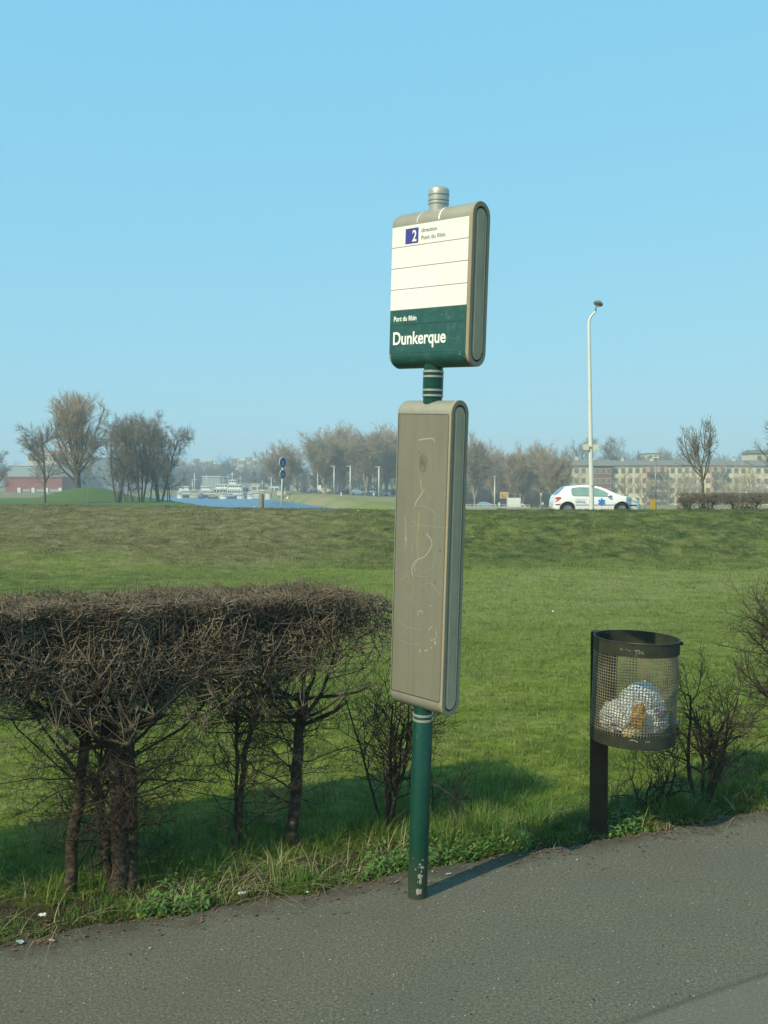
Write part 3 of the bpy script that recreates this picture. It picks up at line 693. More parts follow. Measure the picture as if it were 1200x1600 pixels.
def hedge_bush(x, y, stems, seed, label, dens=1.0, twx=.70, face=1.0):
    g = np.random.default_rng(seed)
    root = empty('hawthorn_bush', (0, 0, 0), 0, label, 'hedge bush', 'clipped hawthorn bushes of the hedge')
    P = np.zeros((len(stems), 9, 3)); R = np.zeros((len(stems), 9))
    for k, (dx, dy, tx, ty, hgt, r) in enumerate(stems):
        t = np.linspace(0, 1, 9); wob = np.cumsum(g.normal(size=(9, 2)), 0)*.010
        P[k, :, 0] = x + dx + tx*t + wob[:, 0]; P[k, :, 1] = y + dy + ty*t + wob[:, 1]; P[k, :, 2] = -.05 + (hgt + .05)*t
        R[k] = .76*r*(1.12 - .35*t + .25*(t < .08) + .16*(t > .85) + .07*g.normal(size=9)); 
    Pl, Rl = grow(P, R, 14, .74, 1.0, .66, 9, 66, .10, .13, .42, g, .35, 0, flat=.55)
    Pl = clip_env(Pl, lambda p_: inside(p_) & (p_[:, 2] > .70))
    P2, R2 = grow(Pl, Rl, 9, .15, 1, .38, 7, 48, .10, .16, .55, g, .4, rmin=.0032)
    P2 = clip_env(P2, inside_c)
    nb = max(1, int(7*dens))
    P3, R3 = grow(P2, R2, nb, .1, 1, .22, 5, 50, .10, .16, .6, g, .45, rmin=.0021)
    P3 = clip_env(P3, inside_c)
    # side shoots from the trunk, low down
    Ps, Rs = grow(P, R, int(22*face), .25, .98, .62, 9, 74, -.005, .20, .17, g, .3, rmin=.003)
    Ps = clip_env(Ps, inside)
    Pt, Rt = grow(Ps, Rs, 8, .2, 1, .26, 6, 52, .02, .22, .6, g, .4, rmin=.0016); Pt = clip_env(Pt, inside)
    Pu, Ru = grow(Pt, Rt, 5, .2, 1, .10, 4, 55, .02, .2, .7, g, .4, rmin=.0012); Pu = clip_env(Pu, inside)
    # years of clipping: a dense thatch of short stubby shoots towards the top and front face
    K = int(5600*dens); uu = g.uniform(-twx, twx, K); vv = g.uniform(-.42, .36, K)
    zz = ZTOP - np.abs(g.normal(0, .12, K)) - .03
    fr_ = g.random(K) < .20; vv = np.where(fr_, -.42 + np.abs(g.normal(0, .06, K)), vv); zz = np.where(fr_, ZTOP - g.random(K)**1.3*.42, zz)
    bu = (x + .5)*hd[0] + (y - 5.22)*hd[1]
    pos_ = np.stack([-.5 + (bu + uu)*hd[0] + vv*hn[0], 5.22 + (bu + uu)*hd[1] + vv*hn[1], zz], 1)
    pos_ = pos_[inside(pos_)]; K = len(pos_)
    dd_ = unit(g.normal(size=(K, 3))*np.array([1, 1, .75]) + np.array([0, -.1, .12]))
    P4, R4 = walk(pos_, dd_, g.uniform(.06, .28, K), 5, .22, .02, g.uniform(.0013, .0038, K), .5, g); P4 = clip_env(P4, inside)
    K2 = int(260*dens); s_ = g.integers(0, K, K2)
    P5, R5 = walk(pos_[s_], unit(np.stack([g.normal(size=K2)*.5, g.normal(size=K2)*.5, np.abs(g.normal(size=K2)) + .5], 1)), g.uniform(.03, .09, K2), 3, .1, .2, g.uniform(.0018, .004, K2), .6, g)
    branch_obj('trunk', [(P, R)], M_bark, root, 12)
    crown = branch_obj('limbs', [(Pl, Rl), (Ps, Rs)], M_limb, root, 6)
    branch_obj('twigs', [(P2, R2), (P3, R3), (P4, R4), (P5, R5)], M_twig, root, 3)
    branch_obj('side_shoots', [(Pt, Rt), (Pu, Ru)], M_twig2, root, 3)
    return root
hedge_bush(-3.25, 3.98, [(0, 0, .05, 0, .8, .04)], 31, 'hedge bush beyond the left border of the picture, next to its neighbours', .8)
hedge_bush(-2.35, 4.36, [(0, 0, -.04, 0, .82, .045)], 32, 'leftmost hedge bush in view, dark limbs without a visible foot', 1.0)
hedge_bush(-1.52, 4.56, [(0, 0, .09, .02, .86, .036)], 33, 'hedge bush on a single straight trunk left of the forked one', 1.0, .5)
hedge_bush(-1.29, 4.60, [(0, 0, -.07, .03, .84, .052), (.05, .01, .04, .02, .82, .04), (-.06, .06, -.03, 0, .5, .03)], 34, 'hedge bush with a thick trunk forking just above the ground', 1.0, .5)
hedge_bush(-.80, 5.02, [(0, 0, .10, .02, .84, .022), (.03, .05, -.1, 0, .75, .014)], 35, 'hedge bush on a thin leaning stem between two thicker trunks', 1.0, .45)
hedge_bush(-.495, 5.17, [(0, 0, .05, .02, .80, .044)], 36, 'hedge bush at the right end of the clipped hedge with a dark rough trunk', .72, .55)
# the long bare limb that crosses the face of the hedge
hb_ = [o for o in C.objects if o.get('label', '').startswith('hedge bush on a thin leaning stem')][0]
lp_ = [at(196, 1108, 4.72), at(226, 1096, 4.70), at(262, 1086, 4.68), at(300, 1072, 4.70), at(322, 1062, 4.74), at(360, 1055, 4.80), at(395, 1043, 4.86), at(425, 1028, 4.95)]
l2_ = [at(300, 1072, 4.70), at(322, 1050, 4.74), at(332, 1030, 4.80), at(342, 1016, 4.86), at(350, 1008, 4.95)]
l3_ = [at(262, 1086, 4.68), at(246, 1060, 4.66), at(232, 1044, 4.66), at(225, 1020, 4.68)]
V_, F_ = tubes([(np.array([[tuple(p_) for p_ in q_]]), np.linspace(a_, b_, len(q_))[None]) for q_, a_, b_ in ((lp_, .006, .011), (l2_, .010, .006), (l3_, .006, .003))], 6)
np_mesh('bare_limb', V_, F_, twigmat('pale bare limb', (.30, .26, .17), (.46, .40, .28)), hb_, True)
g = np.random.default_rng(99)

def open_shrub(name, x, y, H, seed, label, stems=5, spread=.25, th=.013, lv=(7, 6, 4), L=(.5, .30, .15), zb=None, lean=0., group='young unclipped hawthorn shrubs', low=.25):
    g = np.random.default_rng(seed); z0 = Gs(x, y) if zb is None else zb
    root = empty(name, (x, y, z0), 0, label, 'shrub', group)
    K = stems; ang = g.uniform(0, 6.28, K)
    d = unit(np.stack([np.cos(ang)*spread + lean, np.sin(ang)*spread*.7, np.ones(K)], 1))
    P, R = walk(np.stack([np.cos(ang)*.04, np.sin(ang)*.03, np.full(K, -.03)], 1), d, np.full(K, H*.85)*g.uniform(.65, 1, K), 9, .09, .03, g.uniform(.7, 1.1, K)*th, .35, g)
    P1, R1 = grow(P, R, lv[0], low, 1, L[0]*H, 7, 48, .05, .16, .62, g, .4, rmin=.0025)
    P2, R2 = grow(P1, R1, lv[1], .15, 1, L[1]*H, 6, 48, .05, .18, .7, g, .45, rmin=.0018)
    P3, R3 = grow(P2, R2, lv[2], .15, 1, L[2]*H, 4, 52, .05, .2, .75, g, .5, rmin=.0014)
    branch_obj('stems', [(P, R)], M_limb, root, 8)
    branch_obj('twigs', [(P1, R1*1.25), (P2, R2*1.2), (P3, R3)], M_twig2, root, 3)
    return root
open_shrub('hawthorn_shrub', .0, 5.42, .98, 41, 'slender open shrub just left of the stop sign post', 6, .20, .013, (8, 5, 3), (.42, .28, .15))
open_shrub('hawthorn_shrub', 1.98, 5.90, .88, 42, 'bushy dark shrub right of the litter bin', 6, .22, .015, (8, 6, 3), (.44, .26, .14))
open_shrub('hawthorn_shrub', 1.60, 5.72, .46, 43, 'low sprawling shrub under the litter bin', 5, .45, .009, (6, 4, 3), (.55, .32, .2))
open_shrub('hawthorn_shrub', 2.80, 6.10, 1.46, 44, 'tall clipped shrub cut by the right border', 6, .26, .024, (10, 8, 6), (.38, .26, .13), low=.45)
open_shrub('hawthorn_shrub', 3.5, 6.5, 1.4, 45, 'shrub standing beyond the right border of the picture', 5, .2, .02, (8, 6, 3), (.4, .26, .13), low=.4)
open_shrub('hawthorn_shrub', .30, 5.55, .42, 46, 'knee high shoots just right of the stop sign post', 4, .5, .006, (5, 3, 2), (.45, .3, .2))

# ------------------------------------------------------------ grass and litter at the path edge
def blades(name, X, Y, H, W, lean, m_, zoff=-.01, segs=3, seed=0, az=None):
    g = np.random.default_rng(seed); K = len(X); Z = G(X, Y) + zoff
    az = g.uniform(0, 2*math.pi, K) if az is None else az
    fx, fy = np.cos(az), np.sin(az); sx, sy = -fy, fx
    ln = lean*g.uniform(.2, 1.5, K)
    V = np.zeros((K, 2*segs + 1, 3))
    for s_ in range(segs + 1):
        t = s_/segs; off = ln*H*t**1.9; hz = H*t*(1 - .32*ln*t)
        cx = X + fx*off; cy = Y + fy*off; wd = W*(1 - t**1.6)/2
        if s_ < segs:
            V[:, 2*s_] = np.stack([cx + sx*wd, cy + sy*wd, Z + hz], 1); V[:, 2*s_ + 1] = np.stack([cx - sx*wd, cy - sy*wd, Z + hz], 1)
        else: V[:, 2*segs] = np.stack([cx, cy, Z + hz], 1)
    n_ = 2*segs + 1; b0 = np.arange(K)[:, None]*n_; qs = []
    for s_ in range(segs - 1): qs.append(b0 + np.array([[2*s_, 2*s_ + 1, 2*s_ + 3, 2*s_ + 2]]))
    tr = b0 + np.array([[2*segs - 2, 2*segs - 1, 2*segs]])
    fl = ([np.concatenate(qs)] if qs else []) + [tr]
    return np_mesh(name, V.reshape(-1, 3), fl, m_)
def grassmat(name, a, b_, c_, sc_=2.5, tr=.35):
    m, n, l, b = new_mat(name); g_ = n.new('ShaderNodeNewGeometry')
    f = noise(n, l, sc_, 4, .7, vec=g_.outputs['Position'])
    c1 = ramp(n, l, f, [(.3, a), (.62, b_)])
    c2 = mixc(n, l, ramp(n, l, g_.outputs['Random Per Island'], [(.78, 0.), (.99, .8)]), c1, c_)
    l.new(c2, b.inputs['Base Color']); b.inputs['Roughness'].default_value = .55; b.inputs['Specular IOR Level'].default_value = .3
    t_ = n.new('ShaderNodeBsdfTranslucent'); l.new(c2, t_.inputs['Color']); mx = n.new('ShaderNodeMixShader'); mx.inputs[0].default_value = tr
    l.new(b.outputs[0], mx.inputs[1]); l.new(t_.outputs[0], mx.inputs[2]); l.new(mx.outputs[0], n['Material Output'].inputs[0])
    return m
M_fg = grassmat('field grass', (.082, .148, .018), (.170, .235, .032), (.36, .32, .09), 1.2)
M_vg = grassmat('verge grass', (.042, .110, .013), (.130, .220, .028), (.36, .33, .12), 5)
M_straw = grassmat('dead straw', (.32, .26, .14), (.45, .38, .22), (.25, .18, .10), 4, .15)
M_weed = grassmat('broad leaved weeds', (.07, .17, .040), (.15, .27, .065), (.22, .25, .08), 6)
g = np.random.default_rng(5)
# short field turf out to the foot of the bank
K = 230000; t = g.random(K); Yf = 5.0*(34/5.0)**(t**.9); Xf = (g.random(K)*2 - 1)*(.47*Yf + .8)
keep = (Yf - edge_y(Xf) > .45); Xf = Xf[keep]; Yf = Yf[keep]; sc_ = np.sqrt(np.clip(Yf/7, .8, 4))
dens = .5 + .5*np.sin(Xf*1.9 + np.sin(Yf*1.4))*np.cos(Yf*1.7 + 1.1)
Hf = g.uniform(.025, .06, len(Xf))*sc_*(.75 + .5*dens)
tag(blades('field_grass', Xf, Yf, Hf, .0042*sc_, 1.0, M_fg, segs=2, seed=1), kind='stuff')
# scattered thicker tufts in the lawn
nc_ = 5200; cy_ = 5.4*(30/5.4)**g.random(nc_); cx_ = (g.random(nc_)*2 - 1)*(.46*cy_ + .6); k_ = cy_ - edge_y(cx_) > .6; cx_ = cx_[k_]; cy_ = cy_[k_]; nc_ = len(cx_)
ci_ = g.integers(0, nc_, 110000); rd_ = g.uniform(.02, .10, nc_)[ci_]*np.sqrt(cy_[ci_]/6); Xf = cx_[ci_] + g.normal(0, 1, len(ci_))*rd_; Yf = cy_[ci_] + g.normal(0, 1, len(ci_))*rd_
Hf = g.uniform(.05, .12, nc_)[ci_]*g.uniform(.5, 1, len(ci_)); k_ = Yf > edge_y(Xf) + .3
tag(blades('lawn_tufts', Xf[k_], Yf[k_], Hf[k_], .0050*np.sqrt(np.clip(Yf[k_]/7, .8, 4)), 1.1, grassmat('tuft grass', (.050, .105, .014), (.22, .26, .045), (.40, .36, .12), .9), segs=2, seed=7), kind='stuff')
# tufts along the bank and its crest
K = 110000; Xf = (g.random(K)*2 - 1)*26; Yf = g.uniform(30, 43.4, K)
nc_ = 2600; cx_ = (g.random(nc_)*2 - 1)*26; cy_ = g.uniform(30, 43.4, nc_); ci_ = g.integers(0, nc_, K); sp_ = g.uniform(.08, .5, nc_)[ci_]
Xf = cx_[ci_] + g.normal(0, 1, K)*sp_; Yf = np.clip(cy_[ci_] + g.normal(0, 1, K)*sp_, 29, 43.6); Hf = (g.uniform(.04, .15, nc_)[ci_])*g.uniform(.5, 1.1, K)
lf_ = Xf + g.normal(0, 5, K) < -5
tag(blades('bank_grass', Xf[~lf_], Yf[~lf_], Hf[~lf_], .016, 1.0, grassmat('bank grass', (.042, .070, .012), (.12, .145, .030), (.24, .20, .08), .7), segs=2, seed=2), kind='stuff')
tag(blades('dry_grass', Xf[lf_], Yf[lf_], Hf[lf_]*.8, .016, 1.0, grassmat('dry bank grass', (.11, .10, .042), (.21, .185, .080), (.32, .25, .13), .5), segs=2, seed=6), kind='stuff')
# long grass of the verge, in clumps
def clumps(nc, per, x0, x1, off0, off1, rad, h0, h1, seed, dens=None):
    g = np.random.default_rng(seed); cx = g.uniform(x0, x1, nc); cy = edge_y(cx) + g.uniform(off0, off1, nc)
    if dens is not None: k_ = g.random(nc) < dens(cx); cx = cx[k_]; cy = cy[k_]
    nc = len(cx); hh = g.uniform(h0, h1, nc)
    X = np.repeat(cx, per) + g.normal(0, rad, nc*per); Y = np.repeat(cy, per) + g.normal(0, rad, nc*per)
    d = np.hypot(X - np.repeat(cx, per), Y - np.repeat(cy, per))
    az = np.arctan2(Y - np.repeat(cy, per), X - np.repeat(cx, per)) + g.normal(0, .7, nc*per)
    H = np.repeat(hh, per)*g.uniform(.45, 1.1, nc*per); k_ = Y > edge_y(X) - .02
    return X[k_], Y[k_], H[k_], az[k_]
X1, Y1, H1, A1 = clumps(300, 50, -4, 7, .12, .80, .06, .04, .15, 11)
X2, Y2, H2, A2 = clumps(34, 80, .15, 1.9, .14, .50, .06, .12, .23, 12)
X3, Y3, H3, A3 = clumps(160, 45, -3, 1, .45, 1.3, .08, .08, .20, 13)
X4, Y4, H4, A4 = clumps(34, 110, 2.1, 4.5, .14, .8, .08, .14, .30, 14)
X5, Y5, H5, A5 = clumps(420, 40, -4, 7, .03, .22, .045, .03, .085, 15)
Xa = np.concatenate([X1, X2, X3, X4, X5]); Ya = np.concatenate([Y1, Y2, Y3, Y4, Y5]); Ha = np.concatenate([H1, H2, H3, H4, H5]); Aa = np.concatenate([A1, A2, A3, A4, A5])
tag(blades('verge_grass', Xa, Ya, Ha, .0048, .85, M_vg, segs=4, seed=3, az=Aa), kind='stuff')
Xs_, Ys_, Hs_, As_ = clumps(150, 9, -3, 4, .03, .55, .05, .06, .20, 16)
tag(blades('dead_grass', Xs_, Ys_, Hs_, .0035, 2.2, M_straw, segs=4, seed=4, az=As_), kind='stuff')
# low broad leaved weeds: small round leaves at the path edge
K = 15000; X = g.uniform(-3, 5, K); clu = np.sin(X*5.1) + np.sin(X*2.3 + 1) + np.sin(X*11.0)*.5
X = X[clu > -.2]; K = len(X); Y = edge_y(X) + np.abs(g.normal(0, .16, K)) + .015
s_ = g.uniform(.005, .014, K); az = g.uniform(0, 6.28, K); tl = g.uniform(0, .8, K); Z = G(X, Y) + g.random(K)**1.5*.085
V = []
for (u, v) in ((-1, 0), (-.2, -.6), (.8, -.4), (1.2, .1), (.7, .5), (-.3, .6)):
    dx = s_*(u*np.cos(az) - v*np.sin(az)); dy = s_*(u*np.sin(az) + v*np.cos(az)); V.append(np.stack([X + dx, Y + dy, Z + s_*u*np.sin(tl) + .3*s_*abs(v)], 1))
V = np.stack(V, 1).reshape(-1, 3); b0 = np.arange(K)[:, None]*6
tag(np_mesh('weeds', V, [b0 + np.arange(6)[None]], M_weed), kind='stuff')
# fallen leaves and twigs
K = 1800; X = g.uniform(-3, 4.5, K); Y = edge_y(X) + g.normal(.05, .12, K) + np.where(g.random(K) < .1, -.25*g.random(K), 0)
Zb = np.where(Y < edge_y(X), .003, G(X, Y) + .008); V = []; s_ = g.uniform(.005, .016, K); az = g.uniform(0, 6.28, K)
for (u, v) in ((-1, 0), (-.1, -.5), (1, 0), (0, .6)): V.append(np.stack([X + s_*(u*np.cos(az) - v*np.sin(az)), Y + s_*(u*np.sin(az) + v*np.cos(az)), Zb + s_*g.uniform(0, .5, K)], 1))
V = np.stack(V, 1).reshape(-1, 3)
tag(np_mesh('fallen_leaves', V, [np.arange(K)[:, None]*4 + np.arange(4)[None]], twigmat('dead leaves', (.14, .075, .035), (.30, .19, .10), 9)), kind='stuff')
# loose grit on the asphalt
K = 1300; X = g.uniform(-3, 5, K); off = np.where(g.random(K) < .45, -np.abs(g.normal(0, .10, K)), -g.uniform(.05, 2.2, K)); Y = edge_y(X) + off
r_ = g.uniform(.0015, .0048, K)*np.where(g.random(K) < .02, 2.2, 1)
oc = np.array([(1, 0, 0), (0, 1, 0), (-1, 0, 0), (0, -1, 0), (0, 0, .8), (0, 0, -.5)], float); jit = g.uniform(.6, 1.3, (K, 6, 1))
V = (oc[None]*jit*r_[:, None, None]) + np.stack([X, Y, r_*.3], 1)[:, None]
tf = np.array([(0, 1, 4), (1, 2, 4), (2, 3, 4), (3, 0, 4), (1, 0, 5), (2, 1, 5), (3, 2, 5), (0, 3, 5)])
tag(np_mesh('grit', V.reshape(-1, 3), [(np.arange(K)[:, None, None]*6 + tf[None]).reshape(-1, 3)], twigmat('pale grit', (.26, .24, .20), (.55, .52, .45), 20)), kind='stuff')
# a few scraps of litter
def scrap(name, px_, py_, w_, d_, col_, label, cat, seed, z=.006):
    w_ *= .7; d_ *= .7; col_ = tuple(c*.75 for c in col_)
    r_ = ray(px_, py_); p_ = Vector((0, 0, EYE)) + r_*((z - EYE)/r_.z)
    if p_.y > edge_y(p_.x): p_.z = Gs(p_.x, p_.y) + .035
    rr = random.Random(seed); nx_, ny_ = 6, 5; vs = []; fs = []
    for a in range(nx_):
        for c in range(ny_): vs.append(((a/(nx_ - 1) - .5)*w_ + rr.uniform(-.1, .1)*w_, (c/(ny_ - 1) - .5)*d_ + rr.uniform(-.1, .1)*d_, rr.uniform(0, .35)*min(w_, d_) + .002))
    for a in range(nx_ - 1):
        for c in range(ny_ - 1): fs.append((a*ny_ + c, (a + 1)*ny_ + c, (a + 1)*ny_ + c + 1, a*ny_ + c + 1))
    me = bpy.data.meshes.new(name); me.from_pydata(vs, [], fs); o = link(name, me, mat(name + ' paper', col_, .6)); o.location = p_; o.rotation_euler = (rr.uniform(-.2, .2), 0, rr.uniform(0, 3))
    md_ = o.modifiers.new('t', 'SOLIDIFY'); md_.thickness = .0006
    return tag(o, label, cat)
scrap('paper_scrap', 66, 1432, .045, .028, (.7, .7, .66), 'torn white paper scrap in the grass at the far left', 'litter', 1)
scrap('plastic_scrap', 32, 1473, .05, .03, (.42, .52, .56), 'bluish plastic scrap at the path edge below the paper scrap', 'litter', 2)
scrap('plastic_scrap', 378, 1398, .045, .03, (.5, .6, .62), 'pale plastic scrap in the verge below the thin leaning stem', 'litter', 3)
scrap('plastic_scrap', 701, 1366, .04, .018, (.55, .6, .62), 'flat pale scrap on the asphalt right of the sign post', 'litter', 4)
scrap('wood_chip', 619, 1378, .05, .012, (.42, .27, .16), 'reddish wood chip at the asphalt edge left of the sign post', 'litter', 5)
scrap('paper_scrap', 480, 1396, .02, .016, (.7, .68, .6), 'crumpled whitish scrap on the asphalt edge between hedge and sign', 'litter', 6)
scrap('cardboard_scrap', 80, 1470, .045, .02, (.42, .30, .18), 'small tan cardboard scrap at the lower left path edge', 'litter', 7)
def field_scrap(px_, py_, Y_, s_, label, seed, col_=(.75, .75, .72)):
    p_ = at(px_, py_, Y_); rr = random.Random(seed)
    vs = [(rr.uniform(.5, 1)*s_*math.cos(k*1.05), rr.uniform(.5, 1)*s_*math.sin(k*1.05)*.7, rr.uniform(0, .5)*s_) for k in range(6)] + [(0, 0, s_*.7), (0, 0, -.01)]
    fs = [(k, (k + 1) % 6, 6) for k in range(6)] + [((k + 1) % 6, k, 7) for k in range(6)]
    me = bpy.data.meshes.new('paper_scrap'); me.from_pydata(vs, [], fs); o = link('paper_scrap', me, mat('field litter', col_, .6)); o.location = (p_.x, p_.y, Gs(p_.x, p_.y) + .03)
    return tag(o, label, 'litter')
field_scrap(864, 957, 18.5, .05, 'small white scrap lying alone in the open field', 1)
field_scrap(397, 802, 40.5, .09, 'white scrap on the bank below the stone bollard', 2)
field_scrap(187, 861, 33, .05, 'white speck of litter on the left side of the bank', 3)
field_scrap(560, 815, 39, .05, 'white speck of litter on the bank left of the sign', 4)

# ------------------------------------------------------------ bare trees
def barkmat(name, a, b_, sc_=3):
    return mat(name, a, .9, c2=b_, scale=sc_, spec=.2)
M_tb = barkmat('tree bark', (.060, .052, .038), (.12, .10, .07))
M_tp = barkmat('pale plane bark', (.33, .29, .20), (.17, .15, .10), 1.2)
M_tc = barkmat('bare crown twigs', (.27, .225, .155), (.38, .32, .22), .6)
M_tcp = barkmat('pale crown twigs', (.36, .32, .22), (.46, .41, .29), .6)
M_tcd = barkmat('dark crown twigs', (.15, .13, .095), (.23, .20, .145), .6)
M_tcr = barkmat('reddish crown twigs', (.31, .23, .15), (.40, .31, .20), .6)
ENV = {}
def tree_proto(kind, seed):
    """unit tree of height 10 m; returns list of (part name, branches, sides, material)"""
    g = np.random.default_rng(seed)
    def stem(n_, sp, H, r, wig=.04, base=.25, N=10, lean=0, up=.03):
        a = np.linspace(0, 2*math.pi, n_, endpoint=False) + g.uniform(0, 1, n_)
        d = unit(np.stack([np.cos(a)*sp + lean, np.sin(a)*sp, np.ones(n_)], 1))
        return walk(np.stack([np.cos(a)*base, np.sin(a)*base, np.full(n_, -.15)], 1), d, np.full(n_, H)*g.uniform(.9, 1.05, n_), N, wig, up, np.full(n_, r)*g.uniform(.8, 1.1, n_), .35, g)
    if kind == 'round':        # spreading crown on one trunk
        P, R = stem(1, .05, 7.5, .20, .05, 0)
        A = grow(P, R, 20, .24, 1, 4.2, 9, 58, .06, .10, .55, g, .3, .35)
        B = grow(*A, 11, .2, 1, 1.9, 7, 42, .05, .13, .6, g, .4, rmin=.026)
        D = grow(*B, 10, .15, 1, .95, 5, 42, .04, .15, .7, g, .5, rmin=.013)
        return [(P, R)], [A], [B, D]
    if kind == 'fan':          # many ascending limbs from low down
        P, R = stem(1, .05, 8.2, .24, .03, 0)
        A = grow(P, R, 44, .06, .95, 6.6, 10, 26, .07, .05, .42, g, .3, .62)
        B = grow(*A, 11, .15, 1, 1.9, 7, 30, .08, .09, .6, g, .4, rmin=.024)
        D = grow(*B, 9, .15, 1, .9, 5, 34, .06, .12, .7, g, .5, rmin=.013)
        return [(P, R)], [A], [B, D]
    if kind == 'clump':        # several leaning stems
        P, R = stem(3, .22, 8.0, .15, .06, .3, 11)
        A = grow(P, R, 20, .16, 1, 3.2, 8, 50, .05, .13, .5, g, .3, .35)
        B = grow(*A, 9, .2, 1, 1.5, 6, 45, .02, .15, .6, g, .4, rmin=.022)
        D = grow(*B, 8, .15, 1, .75, 5, 45, .0, .17, .7, g, .5, rmin=.013)
        return [(P, R)], [A], [B, D]
    if kind == 'lean':         # single slim stem with light crown
        P, R = stem(1, .30, 8.6, .14, .06, 0, 11)
        A = grow(P, R, 24, .18, 1, 3.0, 8, 48, .05, .13, .5, g, .3, .35)
        B = grow(*A, 9, .2, 1, 1.4, 6, 45, .02, .15, .6, g, .4, rmin=.020)
        D = grow(*B, 8, .15, 1, .7, 5, 45, .0, .17, .7, g, .5, rmin=.012)
        return [(P, R)], [A], [B, D]
    if kind == 'plane':        # pollarded plane forking low
        P, R = stem(1, .02, 1.9, .34, .03, 0, 6)
        F_ = walk(np.repeat(P[:, -2], 4, 0), unit(np.array([[.42, .1, 1], [-.42, -.1, 1], [.15, .5, 1.1], [-.15, -.5, 1.1]])), np.full(4, 4.6), 9, .09, .05, np.full(4, .20), .4, g)
        A = grow(*F_, 16, .2, 1, 4.8, 9, 40, .07, .08, .42, g, .3, .25)
        B = grow(*A, 11, .12, 1, 2.2, 7, 42, .05, .12, .6, g, .4, rmin=.032)
        D = grow(*B, 9, .1, 1, 1.1, 5, 46, .03, .14, .7, g, .5, rmin=.024)
        return [(P, R), F_], [A], [B, D]
    if kind == 'open':         # pale plane with a thin, see-through crown
        P, R = stem(1, .04, 4.2, .26, .04, 0, 8)
        A = grow(P, R, 12, .40, 1, 5.2, 9, 42, .08, .10, .55, g, .3, .2)
        B = grow(*A, 6, .25, 1, 2.2, 7, 40, .06, .12, .6, g, .4, rmin=.05)
        D = grow(*B, 4, .2, 1, 1.1, 5, 42, .04, .14, .6, g, .5, rmin=.03)
        return [(P, R)], [A], [B, D]
    if kind == 'pruned':       # cut back tree with upright shoots
        P, R = stem(1, .03, 4.2, .26, .03, 0, 8)
        A = grow(P, R, 11, .6, 1, 4.2, 9, 48, .13, .10, .55, g, .45, .15)
        B = grow(*A, 9, .3, 1, 2.2, 7, 36, .12, .12, .5, g, .4, rmin=.035)
        D = grow(*B, 5, .2, 1, .8, 5, 40, .08, .14, .6, g, .5, rmin=.024)
        return [(P, R)], [A], [B, D]
PROTO = {}
def tree(kind, seed, px_, top, Y, wpx, label, bark, crownm, group=None, name='bare_tree', rz=0, zb=None, limbm=None, cat='tree'):
    key = (kind, seed, bark.name, crownm.name)
    x = atx(px_, Y); z0 = Gs(x, Y) if zb is None else zb; H = atz(top, Y) - z0
    if key not in PROTO:
        a, b_, c_ = tree_proto(kind, seed)
        root = empty(name, (0, 0, 0))
        branch_obj('trunk', a, bark, root, 8)
        branch_obj('limbs', b_, limbm or bark, root, 5)
        cr = branch_obj('crown', c_, crownm, root, 3)
        pts = np.concatenate([q_[0].reshape(-1, 3) for q_ in b_ + c_]); ENV[key] = (np.percentile(pts[:, 2], 99.7), np.percentile(np.abs(pts[:, 0]), 98.5))
        PROTO[key] = root; o = root
    else: o = copy_tree(PROTO[key])
    hz, hw = ENV[key]; s_ = H/hz; sx_ = (wpx/F*Y/2)/hw
    o.location = (x, Y, z0); o.scale = (sx_, sx_, s_); o.rotation_euler = (0, 0, rz)
    for k_ in ('label', 'category', 'group'):
        if k_ in o: del o[k_]
    tag(o, label, cat, group); o.name = name
    return o
gl = 'bare trees on the far left lawn'
tree('round', 1, 70, 652, 126, 84, 'small spreading bare tree standing leftmost on the lawn before the red building', M_tb, M_tcd, gl)
tree('fan', 2, 121, 612, 152, 98, 'tallest bare tree on the left, tan fan shaped crown behind the mound', M_tb, M_tcr, gl)
tree('lean', 3, 136, 668, 128, 50, 'slim pale stemmed bare tree right in front of the grassy mound', M_tp, M_tcd, gl, rz=1)
tree('clump', 4, 184, 643, 132, 88, 'bare tree cluster leaning left just right of the mound', M_tb, M_tcd, gl)
for k_, (p_, t_, w_, y_, kd, sd_, r_, lb) in enumerate([(208, 650, 62, 133, 'lean', 5, 2.6, 'dark leaning bare tree just right of the left leaning cluster'), (221, 646, 70, 137, 'clump', 6, .5, 'many stemmed bare tree in the middle of the dark waterside clump'),
        (234, 650, 66, 134, 'lean', 5, .4, 'slender bare tree within the waterside clump, right of its middle'), (250, 645, 80, 136, 'clump', 4, 2.0, 'broad bare tree forming the round right side of the waterside clump'),
        (266, 664, 60, 135, 'lean', 3, 3.9, 'bare tree at the right end of the waterside clump, leaning over the canal'), (198, 660, 45, 139, 'clump', 6, 3.0, 'thin bare tree behind the left leaning cluster')]):
    tree(kd, sd_, p_, t_, y_, w_, lb, M_tb, M_tcd, gl, rz=r_)
tree('round', 7, -2, 704, 205, 44, 'dark bare tree cut by the left border', M_tb, M_tcd, gl)
tree('lean', 3, 262, 728, 140, 44, 'low shrubby tree at the water edge under the waterside clump', M_tb, M_tcd, gl, rz=2)
gp = 'plane trees along the quay'
